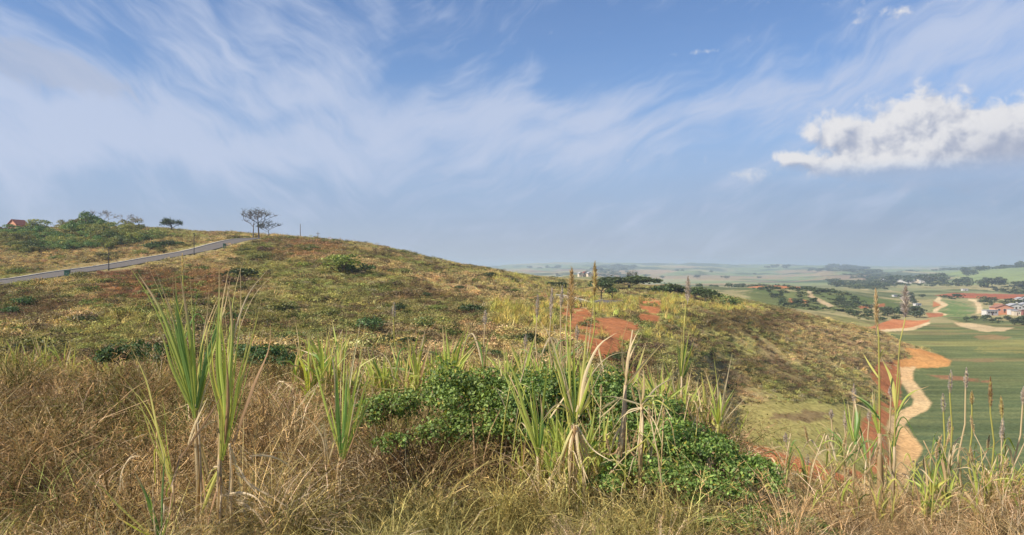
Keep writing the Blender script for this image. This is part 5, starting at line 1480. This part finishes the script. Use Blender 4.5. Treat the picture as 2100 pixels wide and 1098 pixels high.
for i, (px_, py_, h, r) in enumerate([(1356, 612, 3.2, 2.4), (1376, 612, 3.8, 3.2), (1396, 611, 3.8, 3.4), (1425, 613, 4.2, 3.2), (1447, 616, 4.0, 3.0), (1462, 620, 3.4, 2.4)]):
    t = mtree(px_, py_, h, r, 30 + i, 'dark tree in the line of low trees right of the umbrella-shaped one', DG, Y=[215, 218, 222, 205, 200, 195][i], n=900, ls=.4, fork=.3)
    t['group'] = 'line of low dark trees on the saddle'
put_shrub('olive', on(1486, 190, 0), 3.4, 'bright green rounded bush ending the line of low dark trees', None, .9)
hb = MB()
def hedge():
    root = empty('clipped_hedge', on(1141, 215)); tag(root, 'block-shaped dark clipped hedge left of the plumes on the skyline', 'hedge')
    rng = np.random.default_rng(4)
    n = 1500
    P_ = np.stack([rng.uniform(-2.6, 2.6, n), rng.uniform(-1, 1, n), rng.uniform(0, 2.0, n)], -1)
    f = rng.integers(0, 3, n)
    P_[f == 0, 2] = 2.0; P_[f == 1, 1] = -1; P_[f == 2, 0] = np.sign(P_[f == 2, 0]) * 2.6
    P_ += rng.normal(0, .08, (n, 3))
    V, Fq = leaf_quads(P_, rng.standard_normal((n, 3)), .4, rng, .7)
    gs = np.array(DG) * .9
    me = quads_mesh('foliage', V, Fq, M_BUSHV, np.repeat(gs[rng.integers(0, 3, n)], 4, 0))
    link(bpy.data.objects.new('foliage', me), root)
    sb = MB()
    for x in (-2, -1, 0, 1, 2): sb.tube([Vector((x, 0, -.2)), Vector((x, .1, 1.4))], [.08, .04], 5, (.12, .09, .07))
    sb.build('stems', M_WOODV, root)
hedge()

# ------------------------------------------------------------------ road furniture
M_BLACK = mat_plain('black_paint', (.022, .022, .024), .5, .2, 4)
M_GREEN = mat_plain('green_paint', (.02, .085, .055), .55, .15, 4)
M_WOODP = mat_plain('weathered_pole', (.17, .14, .12), .9, .3, 3)
M_METAL = mat_plain('dull_metal', (.35, .35, .36), .5, .1, 4)
def lamp_post(loc, h, label):
    root = empty('street_lamp', loc); tag(root, label, 'street lamp', None)
    m = MB(); m.tube([(0, 0, 0), (0, 0, h * .5), (0, 0, h - .25)], [.10, .08, .06], 10); m.build('pole', M_BLACK, root)
    m = MB(); m.tube([(0, 0, -.2), (0, 0, .35), (0, 0, .5)], [.15, .15, .09], 10); m.build('base', M_BLACK, root)
    m = MB(); m.tube([(0, 0, h - .26), (0, 0, h - .2), (0, 0, h - .02), (0, 0, h)], [.08, .16, .17, .04], 10); m.build('lamp_head', M_BLACK, root)
def side_of_road(px):
    k = min(range(len(ROAD)), key=lambda i: abs(ROAD[i][0] / ROAD[i][1] * F + CX - px))
    return ROAD[k]
for px_, hh, lb in [(223, 45, 'thin black street lamp nearer the camera, beside the left part of the road'), (398, 42, 'thin black street lamp farther up the road, above the tallest cane')]:
    q = side_of_road(px_); x_, y_ = q[0] + 4.1, q[1]
    for _ in range(3): x_ = (px_ - CX) / F * y_
    y_ = q[1] - (4.1 if False else 0)
    # on the near verge: step along the view ray until 4.2 m from the centre line
    for st in range(200):
        d_, _z = near_line(np.array([x_]), np.array([y_]), ROAD)
        if d_[0] >= 4.3: break
        y_ -= .25; x_ = (px_ - CX) / F * y_
    lamp_post((x_, y_, gz(x_, y_)), hh * y_ / F + .35, lb)
def kiosk(px, w, h, label):
    q = side_of_road(px); y_ = q[1]; x_ = (px - CX) / F * y_
    for st in range(200):
        d_, _z = near_line(np.array([x_]), np.array([y_]), ROAD)
        if d_[0] >= 4.6: break
        y_ -= .25; x_ = (px - CX) / F * y_
    root = empty('electrical_kiosk', (x_, y_, gz(x_, y_)), .2); tag(root, label, 'utility box')
    m = MB(); m.box((0, 0, h / 2 - .1), (w, .7, h + .2)); m.build('body', M_GREEN, root)
    m = MB(); m.box((0, 0, h + .06), (w + .14, .84, .10)); m.build('lid', M_GREEN, root)
    for s in (-1, 1):
        m = MB(); m.box((s * w * .245, -.36, h * .5), (w * .46, .03, h * .84)); d = m.build('door', M_GREEN, root)
        m2 = MB(); m2.box((s * w * .06, -.39, h * .55), (.04, .04, .16)); m2.build('handle', M_METAL, d)
kiosk(138, .8, 1.15, 'larger green utility box beside the lower left end of the road')
kiosk(461, .7, 1.3, 'dark green utility box at the road edge near the top of the rise')
def pole(px, Y, h, label, arm=False):
    root = empty('utility_pole', on(px, Y)); tag(root, label, 'pole')
    m = MB(); m.tube([(0, 0, -.3), (0, 0, h * .5), (0, 0, h)], [.15, .12, .08], 8); m.build('post', M_WOODP, root)
    if arm:
        m = MB(); m.box((0, 0, h - .5), (1.3, .1, .12)); m.build('crossarm', M_WOODP, root)
    m = MB(); m.tube([(0, 0, h), (0, 0, h + .25)], [.05, .03], 6); m.build('cap', M_METAL, root)
pole(616, 268, 5.2, 'taller of the two thin poles on the skyline right of the bare trees')
pole(652, 266, 2.9, 'shorter of the two thin poles on the skyline right of the bare trees', True)

# ------------------------------------------------------------------ buildings
def paint(name, c): return mat_plain(name, c, .8, .08, 1.0)
M_WHITE = paint('white_render', (.60, .58, .54)); M_ORANGE = paint('orange_render', (.62, .30, .18)); M_CREAM = paint('cream_render', (.66, .56, .42))
M_ROOFR = mat_plain('clay_roof', (.27, .085, .055), .85, .25, 3); M_ROOFG = mat_plain('grey_roof', (.40, .40, .41), .6, .15, 2); M_ROOFB = mat_plain('brown_roof', (.30, .14, .09), .8, .2, 2)
M_GLASS = mat_plain('dark_glass', (.03, .035, .045), .15, .1, 2); M_DOOR = mat_plain('door_wood', (.14, .07, .04), .6, .2, 3); M_PINK = paint('pink_panel', (.60, .22, .17)); M_BLUE = paint('blue_panel', (.08, .12, .30))
def house(loc, w, d, h, rz, wall, roof, label, gable=True, nwin=2, group=None, cat='house', name='house', rh=None):
    root = empty(name, loc, rz); tag(root, label, cat, group)
    m = MB(); m.box((0, 0, h / 2 - .4), (w, d, h + .8))
    rh = rh if rh is not None else w * .28
    if gable:
        m.add([(-w / 2, -d / 2, h), (w / 2, -d / 2, h), (0, -d / 2, h + rh - .1), (-w / 2, d / 2, h), (w / 2, d / 2, h), (0, d / 2, h + rh - .1)], [(0, 1, 2), (3, 5, 4)])
    m.build('wall', wall, root)
    r = MB(); e = .35
    if gable:
        for s in (-1, 1):
            a = (s * (w / 2 + e), h - e * rh / (w / 2))
            V = [(a[0], -d / 2 - e, a[1]), (0, -d / 2 - e, h + rh), (0, d / 2 + e, h + rh), (a[0], d / 2 + e, a[1])]
            V += [(x, y, z + .16) for x, y, z in V]
            r.add(V, [(0, 1, 2, 3), (4, 7, 6, 5), (0, 4, 5, 1), (1, 5, 6, 2), (2, 6, 7, 3), (3, 7, 4, 0)])
    else:
        r.box((0, 0, h + .10), (w + .5, d + .5, .2))
    r.build('roof', roof, root)
    for i in range(nwin):
        x = -w * .3 + i * w * .6 / max(nwin - 1, 1) if nwin > 1 else w * .22
        m = MB(); m.box((x, -d / 2 - .03, h * .58), (w * .16, .08, h * .34)); f = m.build('window', M_WHITE if wall != M_WHITE else M_CREAM, root)
        m = MB(); m.box((x, -d / 2 - .08, h * .58), (w * .13, .04, h * .28)); m.build('pane', M_GLASS, f)
    m = MB(); m.box((0.0, -d / 2 - .04, h * .36), (min(w * .12, 1.1), .08, h * .72)); m.build('door', M_DOOR, root)
    return root
house(on(37, 285, .5), 3.6, 5, 2.0, -.25, M_ORANGE, M_ROOFR, 'orange gabled house with a dark red roof half hidden behind the left thicket', rh=1.6, nwin=1)
for i, (px_, Y_, w) in enumerate([(1190, 590, 4.2), (1199, 594, 4.6), (1208, 588, 4.0)]):
    house(on(px_, Y_, .2), w * .75, 4, 2.5, .2, M_CREAM, [M_ROOFG, M_ROOFR, M_ROOFG][i], ['left', 'middle', 'right'][i] + ' one of three tiny pale houses seen between the two tallest plumes', True, 2)
site = [
 (2030, 490, 8.5, 4, 3.2, M_WHITE, M_ROOFG, 'long low white site office at the front of the building site', False, 4),
 (2054, 520, 12, 7, 3.4, M_ORANGE, M_ROOFB, 'orange-brown building with a wide brown roof in the middle of the building site', True, 3),
 (2037, 548, 4, 3, 2.6, M_CREAM, M_ROOFG, 'small cream hut behind the long white site office', False, 1),
 (2078, 545, 9, 6, 3.4, M_WHITE, M_ROOFG, 'pale grey-roofed shed right of the brown-roofed building', True, 3),
 (2076, 496, 4.4, 4, 3.4, M_WHITE, M_ROOFG, 'square white cabin at the front of the building site, left of the pink one', False, 1),
 (2084, 488, 4, 3.5, 2.8, M_CREAM, M_ROOFG, 'low cream cabin between the square white cabin and the pink one', False, 1),
 (2094, 494, 4, 4, 3.0, M_PINK, M_ROOFB, 'pink cabin at the front right of the building site', False, 1),
 (2100, 548, 6, 5, 4.2, M_WHITE, M_ROOFG, 'tall white building cut by the right edge of the photo', True, 2),
 (2092, 655, 7, 5, 3.6, M_WHITE, M_ROOFG, 'upper white building with a dark blue front, left one of the pair above the site', True, 2),
 (2101, 655, 6, 5, 3.6, M_BLUE, M_ROOFG, 'upper blue-fronted building, right one of the pair above the site', True, 2)]
for px_, Y_, w, d, h, a, b_, lb, gb, nw in site:
    house(on(px_, Y_), w, d, h, rs.uniform(-.2, .2), a, b_, lb, gb, nw, None, 'building', 'site_building', rh=w * .16)
house(on(1978, 940), 6.5, 4, 2.4, 0, M_WHITE, M_ROOFG, 'small white hut on top of the dark red earth bank', False, 1)
house(on(1881, 600), 5.0, 3, 2.0, .2, M_WHITE, M_ROOFG, 'white shed between the trees left of the winding dirt track', False, 1, rh=.8)
house(on(1835, 770), 4.5, 3, 2.0, .2, M_WHITE, M_ROOFG, 'tiny white shed in the pale field beyond the wooded bank', False, 1, rh=.8)
SUB = [(1826, 1420), (1836, 1480), (1846, 1400), (1854, 1530), (1862, 1440), (1870, 1500), (1880, 1430), (1888, 1560), (1893, 1420), (1901, 1500), (1909, 1460), (1862, 1600), (1842, 1620), (1918, 1540), (1930, 1620), (1815, 1500)]
for i, (px_, Y_) in enumerate(SUB):
    house(on(px_, Y_), 11, 9, 5.5, rs.uniform(-.5, .5), M_WHITE if i % 3 else M_CREAM, [M_ROOFG, M_ROOFR, M_ROOFG][i % 3], 'tiny pale house among the dark trees of the distant suburb', True, 2, 'houses of the distant suburb')

# ------------------------------------------------------------------ distant trees, bush belts
def far_kind(seed, c):
    rng = np.random.default_rng(seed)
    lobes = [(rng.normal(0, .35), rng.normal(0, .35), rng.uniform(.45, .95), rng.uniform(.32, .55), rng.uniform(.32, .55), rng.uniform(.25, .4)) for _ in range(7)]
    V, Fq, k, r_ = blob_leaves(360, lobes, .22, rng, .4, .8)
    gs = np.array(c); cc = gs[rng.integers(0, len(gs), 360)] * (1 + .25 * rng.standard_normal((360, 1))).clip(.4, 1.8)
    root = empty('distant_tree', (0, 0, 0))
    link(bpy.data.objects.new('crown', quads_mesh('crown', V, Fq, M_BUSHV, np.repeat(cc, 4, 0))), root)
    m = MB(); m.tube([(0, 0, -.15), (0, 0, .3), (.03, 0, .7)], [.07, .055, .04], 6, (.12, .10, .08)); m.build('trunk', M_WOODV, root)
    return root
FK = [far_kind(i, [[(.05, .075, .03), (.07, .095, .035)], [(.075, .10, .04), (.10, .12, .045)], [(.06, .085, .03), (.09, .11, .05)]][i]) for i in range(3)]
fu = [0, 0, 0]
def ftree(px, Y, r, label, group, hz=1.0):
    k = int(rs.integers(0, 3)); o = copy_tree(FK[k]) if fu[k] else FK[k]; fu[k] = 1
    o.location = on(px, Y, -.1 * r); o.rotation_euler = (0, 0, rs.uniform(0, 6.28)); o.scale = (r, r, r * hz)
    tag(o, label, 'tree', group)
def belt(n, x0, x1, Y0, Y1, r0, r1, label, group, hz=(.7, 1.1)):
    for i in range(n):
        u = rs.random()
        ftree(x0 + (x1 - x0) * u + rs.normal(0, 3), Y0 + (Y1 - Y0) * u * 0 + rs.uniform(0, 1) * (Y1 - Y0), rs.uniform(r0, r1), label, group, rs.uniform(*hz))
belt(16, 1806, 1902, 455, 520, 3.0, 5.5, 'dark tree in the clump left of the winding dirt track', 'tree clump left of the winding track')
belt(8, 1712, 1800, 470, 560, 2.0, 3.6, 'low tree on the scrubby bank left of the dark clump', 'trees on the scrubby bank')
belt(14, 1975, 2110, 415, 450, 1.6, 2.9, 'low bush-like tree between the bare patch and the building site', 'trees before the building site')
belt(4, 2080, 2110, 400, 415, 2.6, 3.4, 'dark tree at the right edge below the building site', 'dark trees at the right edge')
belt(10, 1540, 1700, 470, 640, 1.6, 2.8, 'low tree on the dark bank under the long red cutting', 'trees under the long red cutting')
belt(8, 1840, 1925, 620, 800, 3.0, 4.5, 'tree in the strip behind the dark clump', 'tree strip behind the dark clump')
belt(3, 2085, 2110, 1010, 1060, 8, 11, 'big dark tree at the right edge above the red bank', 'big trees above the red bank')
belt(22, 1962, 2060, 1080, 1300, 6, 10, 'tree in the dark belt under the green hill slope', 'tree belt under the green slope')
belt(30, 1818, 1935, 1330, 1680, 9, 15, 'dark tree around the distant suburb', 'trees around the distant suburb')
belt(16, 1700, 1830, 1150, 1500, 5, 9, 'tree in the hedge lines left of the suburb', 'hedge-line trees left of the suburb')
belt(26, 2018, 2130, 2050, 2300, 9, 16, 'dark tree in the wood crowning the green hill at the right', 'wood on the green hill')
belt(8, 1975, 2015, 1750, 1950, 9, 13, 'tree at the left foot of the wooded green hill', 'trees at the foot of the wooded hill')
belt(14, 1345, 1540, 650, 900, 3, 5, 'small tree in the valley bottom beyond the low dark tree line', 'trees in the valley bottom')
belt(8, 1085, 1150, 4300, 4600, 14, 24, 'far blue tree on the pale ridge left of the plumes', 'trees on the pale ridge', (.9, 1.3))
belt(9, 1575, 1625, 4300, 4700, 12, 24, 'far blue tree on the pale ridge right of the middle', 'trees on the right part of the ridge', (.8, 1.2))
belt(14, 1695, 1765, 3900, 4400, 14, 24, 'far blue tree in the dark grove on the horizon', 'dark grove on the horizon', (.8, 1.1))
belt(30, 1830, 2020, 3000, 3800, 10, 18, 'far blue tree in the long wood on the right horizon', 'long wood on the right horizon', (.6, .9))
belt(18, 1180, 1560, 2300, 3600, 8, 14, 'far tree dotted over the pale green downs', 'trees dotted over the downs', (.6, .9))

# ------------------------------------------------------------------ cane thickets and field grass on the far slopes (uncountable)
def scatter_far():
    r = np.random.default_rng(15)
    pr = []
    for i in range(3):
        V, Fq, C = blades(22, .3, 1.0, .05, (.03, .35), .35, 3, r, .35, 0, .2, .35)
        pr.append(proto_mesh('cane_tuft', V, Fq, C, M_TUFT))
    X, Y, px = sample(9000, 1010, 1700, 55, 215, .8)
    Z = ground(X, Y); c, so, fw = surface(X, Y, Z, True)
    dl_, _ = near_line(X, Y, LANE)
    py = CY - Z / Y * F
    g = fbm(X / 8, Y / 10, 81, 3)
    keep = (so < .05) & (dl_ > 4) & (py < 735) & (py > 566) & (g > .50) & ~((py > 640) & (px > 1430)) & ((py < 700) | (px > 1250)) & ((py < 640) | (r.random(len(X)) < .5))
    X, Y, Z, g = X[keep], Y[keep], Z[keep], g[keep]; n = len(X)
    t = np.array((.48, .43, .12)) * (1 + .25 * r.standard_normal((n, 1))).clip(.5, 1.6) * (1 + .1 * r.standard_normal((n, 3)))
    s = r.uniform(.7, 1.5, n)
    scatter('distant_cane_grass', pr, np.stack([X, Y, Z], -1), r.uniform(0, 6.28, n), np.stack([s, s, s * 1.1], -1), np.clip(t, .02, .9))
scatter_far()
def scatter_bush_far():
    r = np.random.default_rng(23)
    pr = []
    for i in range(4):
        lob = [(r.normal(0, .4), r.normal(0, .4), r.uniform(.3, .7), r.uniform(.3, .6), r.uniform(.3, .6), r.uniform(.25, .45)) for _ in range(6)]
        V, Fq, k, rr = blob_leaves(150, lob, .34, r, .4, .8)
        C = np.repeat(np.clip(1 + .3 * r.standard_normal((150, 1)), .35, 2.0), 4, 0) * np.ones((1, 3))
        pr.append(proto_mesh('far_scrub', V, Fq, C, M_TUFT))
    X, Y, px = sample(16000, 950, 2250, 400, 5200, 1.35)
    Z = ground(X, Y); c, so, fw = surface(X, Y, Z, True); py = CY - Z / Y * F
    g = fbm(X / (26 + Y * .05), Y / (40 + Y * .1), 301, 4)
    bank = (px > 1525) & (px < 1860) & (Y > 430) & (Y < 680)
    keep = (so < .05) & (fw < .02) & ((g > .57 + .10 * sstep(Y, 900, 1800)) | (bank & (g > .42))) & ~((px > 1915) & (px < 2000) & (Y < 720)) & ~((px > 1780) & (Y < 420)) & ~((px > 1950) & (Y > 1050) & (Y < 2000) & (g < .66))
    X, Y, Z = X[keep], Y[keep], Z[keep]; n = len(X)
    s = r.gamma(4, .25, n).clip(.4, 2.2) * np.interp(Y, [400, 1000, 5000], [1.5, 3.0, 10])
    t = np.where(r.random((n, 1)) < .7, np.array((.08, .105, .045)), np.array((.16, .17, .07))) * (1 + .2 * r.standard_normal((n, 1))).clip(.5, 1.6)
    scatter('distant_scrub', pr, np.stack([X, Y, Z - .1], -1), r.uniform(0, 6.28, n), np.stack([s * 1.3, s * 1.3, s * r.uniform(.5, .9, n)], -1), t)
scatter_bush_far()
